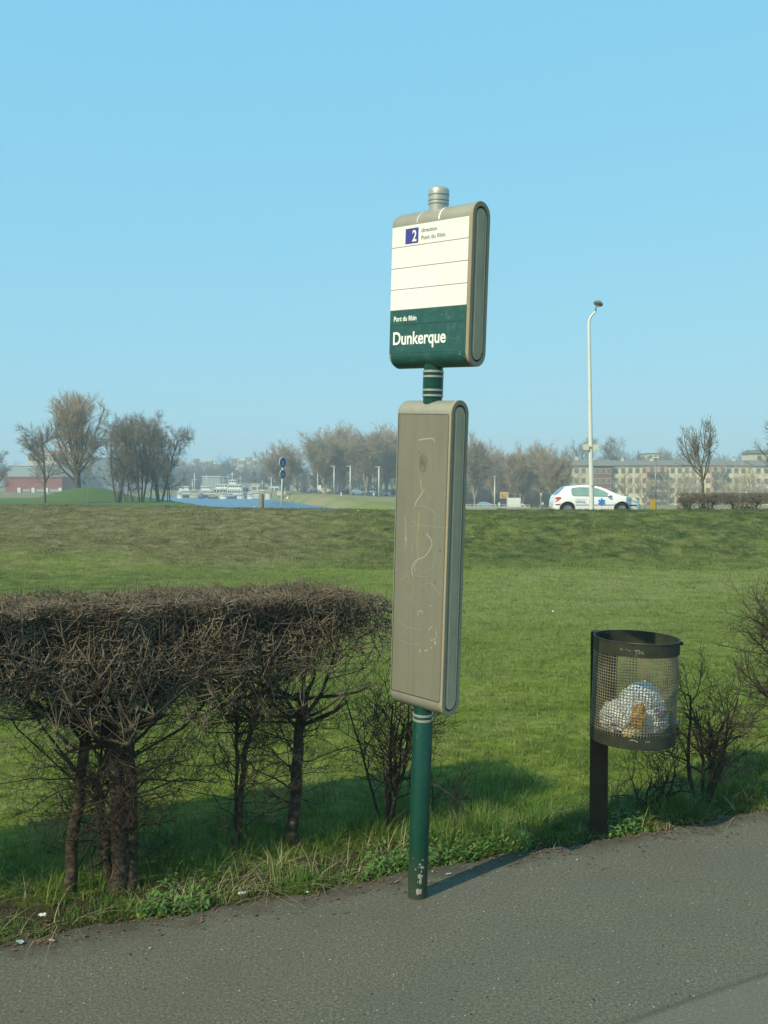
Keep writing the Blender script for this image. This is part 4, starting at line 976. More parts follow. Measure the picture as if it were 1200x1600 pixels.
for k_, (p_, t_, w_, y_, s_, lb) in enumerate([
        (441, 692, 74, 268, 21, 'round plane tree standing alone behind the blue round signs'), (508, 676, 76, 262, 22, 'plane tree at the left end of the long row, right of the lone round one'),
        (535, 664, 80, 275, 21, 'tall plane tree behind the second quay lamp from the left'), (572, 668, 78, 258, 22, 'plane tree with a pale forked trunk between the right two quay lamps'),
        (604, 667, 74, 270, 21, 'plane tree just left of the grey timetable case'), (642, 668, 80, 265, 22, 'plane tree hidden behind the grey timetable case'),
        (690, 675, 78, 262, 21, 'plane tree mostly hidden behind the right side of the grey case'), (742, 680, 52, 215, 22, 'plane tree with pale forked trunk just right of the grey case'),
        (772, 702, 62, 256, 21, 'plane tree behind the billboard'), (816, 697, 62, 214, 22, 'plane tree whose pale fork rises right beside the white lorry'),
        (845, 692, 60, 228, 21, 'plane tree between the lorry and the white car'), (869, 704, 52, 200, 22, 'plane tree with a pale trunk at the tail of the white car')]):
    tree('plane', s_, p_, t_, y_, w_, lb, M_tp, M_tc if k_ % 2 else M_tcr, gp, name='plane_tree', rz=k_*1.3)
ga = 'trees around the apartment blocks'
for k_, (p_, t_, w_, y_, kd, s_, m1, m2, lb) in enumerate([
        (912, 684, 66, 330, 'round', 7, M_tb, M_tcd, 'large dark tree rising behind the roof left of the street lamp'), (957, 682, 70, 335, 'round', 7, M_tb, M_tcd, 'large dark tree rising behind the roof right of the street lamp'),
        (1046, 699, 50, 330, 'round', 1, M_tb, M_tc, 'tree top showing over the roof right of the thin pole'), (1000, 704, 44, 332, 'round', 1, M_tb, M_tcd, 'low tree top over the roof above the white car nose'),
        (1007, 735, 44, 205, 'open', 52, M_tp, M_tcp, 'pale plane tree just right of the nose of the white car'), (1045, 733, 52, 190, 'open', 51, M_tp, M_tcp, 'pale forked plane tree between the yellow box and the far hedge'),
        (1080, 736, 44, 215, 'open', 52, M_tp, M_tcp, 'small pale plane tree left of the dark pruned tree'), (1150, 733, 50, 205, 'open', 51, M_tp, M_tcp, 'pale plane tree in front of the salmon balconies on the right'),
        (1190, 745, 44, 215, 'open', 52, M_tp, M_tcp, 'low pale plane tree near the right border before the flats'), (1160, 708, 50, 340, 'round', 1, M_tb, M_tcd, 'dark tree top over the roof at the right'),
        (1128, 722, 70, 225, 'open', 51, M_tp, M_tcp, 'tall pale tree with spreading branches right of the pruned tree'), (1066, 724, 60, 232, 'open', 52, M_tp, M_tcp, 'tall pale tree before the flats between thin mast and pruned tree'),
        (979, 722, 60, 235, 'open', 51, M_tp, M_tcp, 'tall pale tree before the brick block above the white car bonnet'), (1178, 724, 60, 228, 'open', 52, M_tp, M_tcp, 'tall pale tree before the joint of the flats at the right'),
        (898, 728, 60, 225, 'open', 51, M_tp, M_tcp, 'tall pale tree left of the street lamp before the flats'), (905, 742, 40, 230, 'open', 51, M_tp, M_tcp, 'small plane tree standing behind the roof of the white car')]):
    tree(kd, s_, p_, t_, y_, w_, lb, m1, m2, ga, name='plane_tree' if kd == 'open' else 'bare_tree', rz=k_*1.1)
tree('pruned', 31, 1099, 652, 62, 76, 'dark pruned bare tree rising behind the far clipped hedge', M_tb, M_tcd, None, zb=.35)
tree('round', 32, 1228, 600, 64, 116, 'dark bare tree reaching into the picture at the right border', M_tb, M_tcd, None, zb=.35)

# far woods along the horizon: one mass of bare crowns
def wood(name, spans, m_, seed, rad=(.05, .09)):
    g = np.random.default_rng(seed); Ls = []
    for (pa, pb_, ta, tb, Y, n_) in spans:
        pxs = g.uniform(pa, pb_, n_); tp = ta + (tb - ta)*(pxs - pa)/max(pb_ - pa, 1)
        yy = Y + g.uniform(-14, 14, n_); x = (pxs - 600)/F*yy; z0 = G(x, yy)
        top = np.array([atz(t_, y_) for t_, y_ in zip(tp, yy)])
        H = (top - z0)*g.uniform(.72, 1.02, n_)
        P, R = walk(np.stack([x, yy, z0 - .2], 1), unit(np.stack([g.normal(0, .05, n_), g.normal(0, .05, n_), np.ones(n_)], 1)), H*.9, 7, .03, .02, np.full(n_, .22), .3, g)
        k1 = 12
        t1 = grow(P, R, k1, .15, 1, 1, 6, 42, .09, .10, .5, g, .4, .35)
        sc_ = np.repeat(H*.42, k1)[:, None, None]; t1 = (t1[0][:, :1] + (t1[0] - t1[0][:, :1])*sc_, t1[1])
        t2 = grow(*t1, 9, .1, 1, 1, 5, 42, .05, .12, .7, g, .5, .3, rmin=rad[0]); sc2 = np.repeat(sc_[:, 0, 0]*.45, 9)[:, None, None]
        t2 = (t2[0][:, :1] + (t2[0] - t2[0][:, :1])*sc2, t2[1])
        Ls += [(P, R), t1, t2]
    o = branch_obj(name, Ls, m_, None, 3); return tag(o, kind='stuff')
M_wood = barkmat('far wood', (.075, .070, .055), (.11, .10, .078), .1)
wood('far_wood', [(240, 420, 724, 726, 640, 120), (232, 300, 732, 726, 560, 60), (300, 410, 731, 738, 575, 70), (345, 362, 716, 718, 560, 16), (-60, 60, 728, 724, 590, 50), (60, 200, 735, 735, 620, 50), (395, 480, 735, 730, 380, 40),
                  (480, 760, 728, 726, 330, 130), (740, 900, 722, 716, 300, 90), (880, 1260, 716, 712, 345, 150)], M_wood, 5)
# dark understory shrubs between the planes, in front of the far facades
def understory(name, spans, seed, m_):
    g = np.random.default_rng(seed); Ls = []
    for (pa, pb_, t, Y, n_) in spans:
        pxs = g.uniform(pa, pb_, n_); yy = Y + g.uniform(-6, 6, n_); x = (pxs - 600)/F*yy; z0 = G(x, yy)
        H = (atz(t, Y) - z0)*g.uniform(.5, 1.05, n_)
        a = walk(np.stack([x, yy, z0 - .1], 1), unit(np.stack([g.normal(0, .35, n_), g.normal(0, .35, n_), np.ones(n_)], 1)), H, 5, .1, .02, np.full(n_, .05), .5, g)
        b_ = grow(*a, 6, .1, 1, 1.2, 4, 50, .03, .15, .8, g, .5, .2, rmin=.04); Ls += [a, b_]
    return tag(branch_obj(name, Ls, m_, None, 3), kind='stuff')
understory('shrub_belt', [(470, 880, 762, 290, 900), (730, 880, 768, 250, 350), (255, 420, 752, 470, 500)], 8, barkmat('dark shrubs', (.030, .036, .028), (.055, .060, .045), .1))

# ------------------------------------------------------------ white car
M_paint = mat('white car paint', (.80, .80, .78), .18, c2=(.79, .79, .77)); M_paint.node_tree.nodes['Principled BSDF'].inputs['Coat Weight'].default_value = .6
M_glass = mat('car side glass', (.16, .27, .24), .06, c2=(.24, .36, .31), scale=1.5, spec=.8)
M_glassb = mat('windscreen glass', (.10, .16, .24), .05, c2=(.12, .18, .27), spec=1.0)
M_black = mat('black plastic', (.025, .025, .027), .5); M_tyre = mat('tyre rubber', (.018, .018, .018), .8); M_alloy = mat('wheel silver', (.22, .23, .23), .45, .3)
M_red = mat('red tail lamp', (.55, .03, .03), .25, c2=(.6, .08, .06)); M_lampc = mat('clear headlamp', (.60, .64, .62), .15)
def lerp_tab(tab, x):
    return float(np.interp(x, [a for a, _ in tab], [b_ for _, b_ in tab]))
TOP = [(0, .50), (.03, .72), (.10, .93), (.16, 1.02), (.35, 1.22), (.55, 1.41), (.8, 1.47), (1.2, 1.505), (1.65, 1.515), (2.0, 1.49), (2.3, 1.43), (2.6, 1.31), (2.95, 1.14), (3.2, 1.025), (3.45, .985), (3.75, .92), (3.95, .85), (4.08, .76), (4.16, .62), (4.20, .48)]
WID = [(0, .62), (.05, .74), (.2, .81), (.6, .86), (1.5, .87), (3.2, .865), (3.7, .83), (4.0, .74), (4.15, .62), (4.2, .52)]
BOT = [(0, .36), (.1, .25), (.5, .20), (3.7, .20), (4.05, .20), (4.2, .30)]
def belt(x): return min(lerp_tab(TOP, x) - .012, lerp_tab([(0, .9), (.2, 1.0), (2.0, .985), (3.2, .93), (4.2, .8)], x))
def side_y(x, z):
    w_ = lerp_tab(WID, x); zb = belt(x)
    if z <= zb: return w_*(1 - .035*max(0, (z - .7))/.3)
    return w_*.965 - (z - zb)*.42
def car(name, paint, label, group=None, loc=(0, 0, 0), rz=0, detail=True):
    root = empty(name, loc, rz, label, 'car', group)
    xs_ = sorted(set([0, .01, .03, .06, .10, .16, .25, .35, .45, .55, .65, .8, 1.0, 1.2, 1.4, 1.65, 1.8, 2.0, 2.15, 2.3, 2.45, 2.6, 2.78, 2.95, 3.1, 3.2, 3.3, 3.45, 3.6, 3.75, 3.85, 3.95, 4.02, 4.08, 4.12, 4.16, 4.19, 4.2] + [cx + .385*math.cos(math.pi*q_/12) for cx in (.66, 3.26) for q_ in range(13)] + [cx + s_*.387 for cx in (.66, 3.26) for s_ in (-1, 1)]))
    secs = []
    for x in xs_:
        t_ = lerp_tab(TOP, x); w_ = lerp_tab(WID, x); zb = belt(x); bt = lerp_tab(BOT, x); ys = w_*.965
        for cx in (.66, 3.26):
            if abs(x - cx) <= .3851: bt = max(bt, .33 + math.sqrt(max(0, .385**2 - (x - cx)**2)))
        zm = min(max(.66, bt + .04), zb - .02)
        hg = t_ - zb; yt = max(w_*.965 - hg*.42 - .05, ys*.55)
        half = [(0, bt), (w_*.80, bt), (w_*.975, bt + (zm - bt)*.06), (w_, bt + (zm - bt)*.4), (w_, zm), (ys, zb), (w_*.965 - hg*.42*.9, zb + hg*.86), (yt, zb + hg*.965), (yt*.55, t_ - .004*hg), (0, t_)]
        secs.append([(x, y, z) for y, z in half] + [(x, -y, z) for y, z in half[-2:0:-1]])
    k = len(secs[0]); vs = [p_ for s_ in secs for p_ in s_]
    fs = [tuple(range(k)), tuple((len(secs) - 1)*k + i_ for i_ in range(k - 1, -1, -1))]
    for a in range(len(secs) - 1):
        for i_ in range(k): fs.append((a*k + i_, (a + 1)*k + i_, (a + 1)*k + (i_ + 1) % k, a*k + (i_ + 1) % k))
    body = MB().add(vs, fs).build('body', paint, root, auto=True)
    for cx in (.66, 3.26):
        for s_ in (-1, 1):
            wv_ = MB(); 
            prof = [(.20, -.09), (.30, -.10), (.325, -.07), (.33, -.0), (.325, .07), (.30, .10), (.20, .09)]
            wv_.rev(prof, 28); o = wv_.build('wheel', M_tyre, root, auto=True); o.location = (cx, s_*.755, .33); o.rotation_euler = (math.pi/2*s_, 0, 0)
            rm = MB(); rm.rev([(.21, -.105), (.205, -.098), (.19, -.088), (.03, -.092), (.02, -.1)], 24)
            for q_ in range(8):
                a = q_*math.pi/4; rm.bar((.04*math.cos(a), .04*math.sin(a), -.095), (.20*math.cos(a), .20*math.sin(a), -.10), .022, .016, 6)
            rm.build('rim', M_alloy, o, auto=True)
        MB().prism([(cx + .383*math.cos(a*math.pi/12), .33 + .383*math.sin(a*math.pi/12)) for a in range(24)], 'y', -.55, .55).build('wheel_well', M_black, root)
    # glass that follows the body sides
    def side_patch(outline, off, m_, nm, s_, t=.006):
        o1 = [(x, s_*(side_y(x, z) + off), z) for x, z in outline]; n_ = len(o1)
        return MB().add(o1, [tuple(range(n_))]).build(nm, m_, root)
    rearw = [(.90, 1.02), (1.02, .995), (1.72, .985), (1.72, 1.385), (1.25, 1.40), (.90, 1.36), (.86, 1.30), (.86, 1.12)]
    frontw = [(1.80, .985), (2.80, .965), (2.76, 1.02), (2.45, 1.21), (2.20, 1.32), (1.98, 1.375), (1.80, 1.38)]
    def dense(o_, k_=5):
        r_ = []
        for i_ in range(len(o_)):
            a, b_ = o_[i_], o_[(i_ + 1) % len(o_)]
            for j_ in range(k_): r_.append((a[0] + (b_[0] - a[0])*j_/k_, a[1] + (b_[1] - a[1])*j_/k_))
        return r_
    def slab(outline, grow_, off, m_, nm, s_):
        cx = sum(p_[0] for p_ in outline)/len(outline); cz = sum(p_[1] for p_ in outline)/len(outline)
        pts = dense([(cx + (x - cx)*(1 + grow_), cz + (z - cz)*(1 + grow_*1.6)) for x, z in outline])
        b_ = MB(); n_ = len(pts); vs = [(cx, s_*(side_y(cx, cz) + off), cz)] + [(x, s_*(side_y(x, z) + off), z) for x, z in pts]
        b_.add(vs, [(0, i_ + 1, (i_ + 1) % n_ + 1) for i_ in range(n_)]); b_.build(nm, m_, root)
    for s_ in (-1, 1):
        for wn_ in (rearw, frontw):
            slab(wn_, .035, .008, M_black, 'window_seal', s_); slab(wn_, 0, .012, M_glass, 'side_window', s_)
    def top_patch(x0, x1, f0, f1, m_, nm, off=.010, n_=8):
        vs = []; fs = []
        for i_ in range(n_ + 1):
            x = x0 + (x1 - x0)*i_/n_; z = lerp_tab(TOP, x); zb = belt(x); yt = max(lerp_tab(WID, x)*.965 - (z - zb)*.42 - .05, .3); f_ = f0 + (f1 - f0)*i_/n_
            for j_ in range(7):
                u = -1 + j_/3; vs.append((x, yt*f_*u*.97, z + off - .012*abs(u)**2))
        for i_ in range(n_):
            for j_ in range(6): fs.append((i_*7 + j_, i_*7 + j_ + 1, (i_ + 1)*7 + j_ + 1, (i_ + 1)*7 + j_))
        return MB().add(vs, fs).build(nm, m_, root, smooth=True)
    top_patch(2.22, 3.18, 1, 1.02, M_glassb, 'windscreen'); top_patch(.17, .54, .95, .95, M_glassb, 'rear_window')
    for s_ in (-1, 1):
        mr = MB(); mr.rev([(.0, -.09), (.05, -.08), (.075, -.02), (.075, .03), (.06, .07), (.0, .08)], 12)
        o = mr.build('wing_mirror', paint, root, auto=True); o.location = (2.62, s_*.93, 1.02); o.scale = (.8, 1.2, .85); o.rotation_euler = (0, math.pi/2, 0)
        # tail lamp, headlamp, bumpers
        slab([(.02, .70), (.10, .70), (.34, .86), (.36, .92), (.20, .95), (.09, .92)], 0, .012, M_red, 'tail_lamp', s_)
        slab([(3.50, .85), (3.62, .74), (3.95, .68), (4.05, .69), (3.98, .76), (3.72, .86)], 0, .014, M_lampc, 'headlamp', s_)
        slab([(0.015, .545), (.02, .60), (.28, .605), (.28, .56)], 0, .016, M_black, 'bumper_strip', s_)
        slab([(3.62, .52), (3.64, .575), (4.00, .565), (4.00, .515)], 0, .016, M_black, 'bumper_strip', s_)
        slab([(1.02, .545), (1.02, .575), (2.90, .575), (2.90, .545)], 0, .015, M_rub, 'rub_strip', s_)
        slab([(1.755, .30), (1.755, .98), (1.768, .98), (1.768, .30)], 0, .006, M_black, 'door_gap', s_)
    MB().box(4.10, 4.225, -.50, .50, .42, .60).build('grille', M_black, root, bevel=.02)
    MB().box(4.12, 4.235, -.26, .26, .33, .42).build('number_plate', M_wtext, root, bevel=.005)
    return root
M_rub = mat('grey rubbing strip', (.22, .22, .20), .6)
CY = 46.9
cr_ = car('parked_car', M_paint, 'white hatchback ambulance car with a blue star on the road atop the bank', None, (atx(866, CY - .87), CY, .39), 0)
M_bt = mat('blue car lettering', (.06, .28, .34), .5); M_star = mat('bright blue decal', (.02, .20, .62), .4, c2=(.03, .23, .66)); M_faint = mat('faint red lettering', (.62, .45, .40), .5)
text('VITAL', 1.0, .655, .165, M_bt, 'side_lettering', cr_, 1.22, .002, y=-.893)
text('AMBULANCES', 1.0, .83, .065, M_faint, 'side_lettering', cr_, 1.42, 0, y=-.889)
st_ = MB()
for k_ in range(3):
    a = math.pi/2 + k_*math.pi/3; c_, s_ = math.cos(a), math.sin(a); L_, W_ = .175, .040
    st_.add([(2.27 + u*L_*c_ - v*W_*s_, -.895 - .001*k_, .705 + u*L_*s_ + v*W_*c_) for u, v in ((-1, -1), (1, -1), (1, 1), (-1, 1))], [(0, 1, 2, 3)])
st_.build('star_decal', M_star, cr_)

# ------------------------------------------------------------ street lamp
M_lp = mat('pale painted lamp post', (.66, .67, .60), .45, c2=(.58, .59, .53), scale=3); M_lh = mat('lamp head grey', (.20, .22, .22), .4, .3); M_base = mat('dark foot', (.08, .08, .07), .7)
LY = 43.6; lx = atx(925.0, LY); lz = Gs(lx, LY); lt = at(935, 474, LY)
lamp = empty('street_lamp', (lx, LY, lz), 0, 'tall white street lamp with a curved top in front of the white car', 'street lamp')
pts = []; rs = []
Hc = atz(505, LY) - lz; dxt = atx(918.6, LY) - lx
for k in range(9): t = k/8; pts.append((dxt*t, 0, Hc*t)); rs.append(.115 - .050*t)
for k in range(1, 7):
    a = k/6; pts.append((dxt + .02*a + .28*a**2.2, 0, Hc + (atz(487, LY) - lz - Hc)*a)); rs.append(.065 - .02*a)
V_, F_ = tubes([(np.array([pts], float), np.array([rs]))], 16); np_mesh('pole', V_, F_, M_lp, lamp, True)
e_ = pts[-1]; hd_ = Vector((lt.x - lx, 0, lt.z - lz))
MB().bar(e_, hd_ - Vector((.10, 0, .04)), .035, .03, 10).build('bracket', M_lh, lamp, smooth=True)
hh = MB(); hh.rev([(.0, .12), (.10, .11), (.19, .05), (.22, -.02), (.20, -.07), (.12, -.12), (.0, -.14)], 20); o = hh.build('lamp_head', M_lh, lamp, auto=True); o.location = hd_; o.scale = (1.0, 1.3, .95); o.rotation_euler = (0, .35, 0)
MB().rev([(.0, -.16), (.10, -.135), (.16, -.09), (.10, -.06)], 16).build('lamp_glass', mat('lamp cover', (.7, .7, .66), .2), o, auto=True)
MB().rev([(.135, -.1), (.135, .10), (.118, .11)], 16).build('foot', M_base, lamp, auto=True)
MB().rev([(.118, 1.0), (.118, 1.07)], 16).build('strap', M_silver_d, lamp, auto=True).location = (0, 0, atz(760, LY) - lz - 1.03)
M_plate = mat('cream sign plate', (.62, .58, .42), .6, c2=(.55, .52, .38))
zc_ = atz(699, LY) - lz
for a, b_ in ((-.38, -.10), (.06, .33)): MB().box(a + dxt*.35, b_ + dxt*.35, -.16, -.125, zc_ - .125, zc_ + .125).build('sign_plate', M_plate, lamp, bevel=.004)
MB().box(-.30, .30, -.13, -.09, zc_ - .02, zc_ + .02).build('plate_bracket', M_silver_d, lamp)

# thin mast and yellow cabinet
ty = 45.0 + 8; tx_ = atx(1024.5, ty)
mst = empty('thin_mast', (tx_, ty, .3), 0, 'thin grey mast with a small head behind the yellow box', 'pole')
MB().bar((0, 0, -.1), (0, 0, atz(716, ty) - .3), .05, .035, 10).build('pole', M_lh, mst, smooth=True)
MB().box(-.14, .14, -.07, .07, atz(716, ty) - .3, atz(714, ty) - .3).build('head', M_lp, mst, bevel=.01)
yb_ = 44.2; yx = atx(1021, yb_)
yc_ = empty('cabinet', (yx, yb_, Gs(yx, yb_)), 0, 'small yellow utility cabinet behind the crest of the bank', 'cabinet')
hh_ = atz(780.5, yb_) - Gs(yx, yb_)
MB().box(-.105, .105, -.09, .09, -.05, hh_).build('housing', mat('yellow painted box', (.52, .34, .03), .5, c2=(.45, .28, .03)), yc_, bevel=.012)
MB().box(-.115, .115, -.10, .10, hh_ + .001, hh_ + .03).build('lid', mat('yellow lid', (.55, .40, .06), .5), yc_, bevel=.006)
MB().box(-.085, .085, -.096, -.088, hh_ - .55, hh_ - .08).build('door', mat('yellow door', (.48, .31, .03), .5), yc_, bevel=.002)

# bollard and blue round signs on the left of the crest
M_conc = mat('old sandstone bollard', (.30, .25, .16), .9, c2=(.19, .15, .10), scale=9, bmp=.4)
by = 44.0; bx_ = atx(408.5, by); bz = Gs(bx_, by)
hb = atz(770.5, by) - bz
bo = MB().rev([(.12, -.05), (.115, hb*.5), (.105, hb*.93), (.09, hb*.985), (.04, hb)], 14).build('bollard', M_conc, None, auto=True); bo.location = (bx_, by, bz)
tag(bo, 'weathered brown stone bollard on the bank crest before the boats', 'bollard')
sy = 42.8; sx = atx(438.5, sy); sz = Gs(sx, sy)
sg = empty('cycle_sign', (sx, sy, sz), 0, 'two round blue signs above each other on a slim white post', 'sign post')
MB().bar((0, 0, -.1), (.10, 0, atz(714, sy) - sz), .030, .028, 12).build('post', M_lp, sg, smooth=True)
M_sgb = mat('blue sign face', (.02, .07, .24), .45, c2=(.03, .09, .28)); M_sgb2 = mat('faded blue sign face', (.06, .13, .20), .5, c2=(.09, .16, .22)); M_rimm = mat('white sign rim', (.60, .64, .64), .5)
for (pyc, rr_, mm, fig) in ((722.6, .245, M_sgb, 1), (741, .215, M_sgb2, 0)):
    cz_ = atz(pyc, sy) - sz; holder = MB().rev([(rr_, -.012), (rr_, .004), (rr_*.97, .010)], 28).build('disc', M_rimm, sg, auto=True)
    holder.location = (.105, -.055, cz_); holder.rotation_euler = (math.pi/2, 0, math.radians(57))
    MB().rev([(rr_*.87, .0105), (rr_*.87, .0135)], 28).build('sign_face', mm, holder)
    if fig:
        fg = MB()
        for (x0, y0, x1, y1, r_) in ((-.06, .04, -.06, -.06, .022), (-.06, -.06, -.09, -.15, .014), (-.06, -.06, -.03, -.15, .014), (.05, .02, .05, -.05, .016), (.05, -.05, .035, -.13, .010), (.05, -.05, .07, -.13, .010), (-.04, .03, .04, -.02, .008)):
            fg.bar((x0, y0, .016), (x1, y1, .016), r_, r_, 6)
        fg.rev([(.024, .013), (.024, .018)], 10, -.06, .085); fg.rev([(.019, .013), (.019, .018)], 10, .05, .052)
        fg.build('pictogram', M_rimm, holder)
    else:
        fg = MB()
        for cx_ in (-.075, .075):
            for k in range(12):
                a = k*math.pi/6; a2 = a + math.pi/6
                fg.bar((cx_ + .05*math.cos(a), -.03 + .05*math.sin(a), .016), (cx_ + .05*math.cos(a2), -.03 + .05*math.sin(a2), .016), .006, .006, 5)
        for (x0, y0, x1, y1) in ((-.075, -.03, -.02, .04), (-.02, .04, .05, .04), (-.02, .04, .0, -.03), (.0, -.03, .05, .04), (.05, .04, .075, -.03), (-.075, -.03, 0, -.03)): fg.bar((x0, y0, .016), (x1, y1, .016), .006, .006, 5)
        fg.build('pictogram', M_rimm, holder)

# far clipped hedge on the bank, seen end on the right
def far_bush(px_, label, seed, first=[None]):
    Yh = 43.6
    if first[0] is None or seed in (1, 2):
        g = np.random.default_rng(seed); root = empty('clipped_bush', (0, 0, 0))
        P, R = walk(np.array([[0, 0, -.05], [.06, .02, -.05]]), unit(np.array([[.1, 0, 1], [-.25, 0, 1.]])), np.array([.72, .6]), 6, .05, .02, np.array([.045, .03]), .7, g)
        top = .62
        A = grow(P, R, 16, .4, 1, .75, 6, 65, .06, .15, .5, g, .5, 0, rmin=.012)
        box_ = lambda p_: (np.abs(p_[:, 0]) < .56) & (np.abs(p_[:, 1]) < .42) & (p_[:, 2] < 1.10)
        A = (clip_env(A[0], box_), A[1]); B_ = grow(*A, 8, .2, 1, .35, 5, 50, .08, .16, .7, g, .5, rmin=.009); B_ = (clip_env(B_[0], box_), B_[1])
        K = 900; p0 = np.stack([g.uniform(-.56, .56, K), g.uniform(-.42, .42, K), g.uniform(.60, 1.10, K)], 1)
        D = walk(p0, unit(g.normal(size=(K, 3))), g.uniform(.08, .28, K), 4, .2, .02, g.uniform(.005, .010, K), .5, g); D = (clip_env(D[0], box_), D[1])
        branch_obj('trunk', [(P, R)], M_tb, root, 6); branch_obj('twigs', [A, B_, D], M_tcd, root, 3); first[0] = root; o = root
    else: o = copy_tree(first[0])
    x = atx(px_, Yh); gz = Gs(x, Yh); o.location = (x, Yh, .52); s_ = (atz(769.5, Yh) - .52)/1.10; o.scale = (1, 1, s_); o.rotation_euler = (0, 0, 0 if seed in (1, 2) else math.pi*(seed % 2))
    tag(o, label, 'hedge bush', 'clipped bushes of the far hedge'); o.name = 'clipped_bush'; return o
for k_, (p_, lb) in enumerate([(1078, 'leftmost bush of the far clipped hedge, beside the yellow cabinet'), (1112, 'second bush from the left in the far clipped hedge, under the pruned tree'), (1147, 'middle bush in view in the far clipped hedge'),
                               (1181, 'far hedge bush just inside the right border'), (1216, 'far hedge bush just beyond the right border')]): far_bush(p_, lb, k_ + 1)

# ------------------------------------------------------------ quay: lamps, cars, signs, railing, lorry, billboard
qg = 'slim lamp posts on the quay'
def quay_lamp(px_, top, Y, label, first=[]):
    x = atx(px_, Y); z = Gs(x, Y)
    if not first:
        o = empty('quay_lamp', (0, 0, 0)); H = 9.0
        MB().bar((0, 0, -.1), (0, 0, H), .20, .13, 8).build('pole', M_lp, o, smooth=True)
        MB().box(-1.0, .35, -.18, .18, H, H + .2).build('lamp_head', M_lp, o, bevel=.05); first.append(o)
    else: o = copy_tree(first[0])
    o.location = (x, Y, z); o.scale = (1, 1, (atz(top, Y) - z)/9.2); o.name = 'quay_lamp'; tag(o, label, 'street lamp', qg)
for p_, t_, y_, lb in ((496.5, 728, 262, 'leftmost slim quay lamp, left of the parked cars'), (522, 728, 255, 'second slim quay lamp from the left'), (547.3, 728, 250, 'third slim quay lamp from the left, before the plane trees'), (592, 729, 235, 'rightmost slim quay lamp, just left of the grey case'), (773, 744, 215, 'short quay lamp left of the billboard'), (424, 746, 300, 'quay lamp left of the blue round signs')):
    quay_lamp(p_, t_, y_, lb)
cols = {'silver': mat('silver car paint', (.42, .45, .46), .3, .4), 'dark': mat('dark blue car paint', (.03, .06, .10), .25), 'white': mat('far white car paint', (.75, .76, .74), .3), 'blue': mat('light blue car paint', (.22, .36, .46), .3, .2), 'red': mat('dark red car paint', (.22, .05, .04), .3)}
first_car = {}
def far_car(px_, Y, colr, rz, label):
    x = atx(px_, Y); z = Gs(x, Y)
    if colr not in first_car: o = car('parked_car', cols[colr], label, 'cars parked along the quay'); first_car[colr] = o
    else: o = copy_tree(first_car[colr])
    o.location = (x, Y, z); o.rotation_euler = (0, 0, rz); o.name = 'parked_car'; tag(o, label, 'car', 'cars parked along the quay'); return o
for p_, y_, c_, r_, lb in ((481, 285, 'silver', .6, 'silver car parked leftmost on the quay'), (496, 266, 'white', .2, 'white car parked beside the leftmost slim quay lamp'), (505, 272, 'red', .3, 'dark red car parked right behind the white one on the quay'),
                           (525, 262, 'dark', .4, 'dark blue car parked near the second quay lamp'), (548, 258, 'blue', .1, 'light blue car parked under the third quay lamp'), (571, 254, 'dark', .2, 'dark blue car parked between the right two quay lamps'),
                           (586, 262, 'silver', .4, 'silver car parked behind the rightmost slim quay lamp'), (512, 278, 'dark', 1.0, 'dark car seen end on behind the dark red one'), (745, 205, 'blue', .1, 'light blue car on the road just right of the grey case'), (801, 190, 'white', 3.1, 'white car parked in front of the lorry')):
    far_car(p_, y_, c_, r_, lb)
# white lorry with box body
Yl = 198; xl_ = atx(805, Yl); zl = Gs(xl_, Yl)
lo_ = empty('lorry', (xl_, Yl, zl), 0, 'white box lorry parked beside the billboard', 'lorry'); M_box = mat('white lorry body', (.74, .74, .66), .4, c2=(.68, .68, .60))
wl_ = 24/F*Yl; zt_ = atz(778, Yl) - zl
MB().box(-.5*wl_ + .0, .32*wl_, -1.1, 1.1, .9, zt_).build('cargo_box', M_box, lo_, bevel=.06)
MB().prism([(.335*wl_, .45), (.5*wl_ + .5, .45), (.5*wl_ + .5, 1.15), (.5*wl_ + .1, 1.95), (.335*wl_, 2.0)], 'y', -1.0, 1.0).build('cab', M_box, lo_, bevel=.05)
MB().prism([(.36*wl_, 1.2), (.5*wl_ + .3, 1.2), (.5*wl_ + .0, 1.8), (.36*wl_, 1.85)], 'y', -1.02, 1.02).build('cab_window', M_glassb, lo_)
for x in (-.3*wl_, .42*wl_):
    for s_ in (-1, 1): MB().rev([(.2, -.12), (.42, -.12), (.45, 0), (.42, .12), (.2, .12)], 18).build('wheel', M_tyre, lo_, auto=True)
    for o in list(lo_.children)[-2:]: o.rotation_euler = (math.pi/2, 0, 0)
    lo_.children[-1].location = (x, .95, .45); lo_.children[-2].location = (x, -.95, .45)
MB().box(-.48*wl_, .30*wl_, -.8, .8, .6, .895).build('chassis', M_black, lo_)
# billboard
Yq = 243; xq = atx(788, Yq); zq = Gs(xq, Yq)
bb = empty('billboard', (xq, Yq, zq), 0, 'billboard with an orange brown picture on dark legs between the plane trees', 'billboard')
z0_, z1_ = atz(779, Yq) - zq, atz(768.5, Yq) - zq; hw_ = 7/F*Yq
MB().box(-hw_, hw_, -.12, .12, z0_, z1_).build('frame', mat('billboard frame', (.5, .36, .26), .6), bb, bevel=.03)
m, n, l, b = new_mat('orange printed poster'); f = noise(n, l, .9, 3, .5, dist=1.0); l.new(ramp(n, l, f, [(.40, (.30, .20, .06)), (.52, (.62, .30, .05)), (.64, (.55, .50, .30))]), b.inputs['Base Color'])
MB().box(-hw_ + .15, hw_ - .15, -.14, -.122, z0_ + .15, z1_ - .15).build('poster', m, bb)
for x in (-hw_*.6, hw_*.6): MB().box(x - .12, x + .12, -.1, .1, -.2, z0_ - .01).build('leg', M_black, bb)
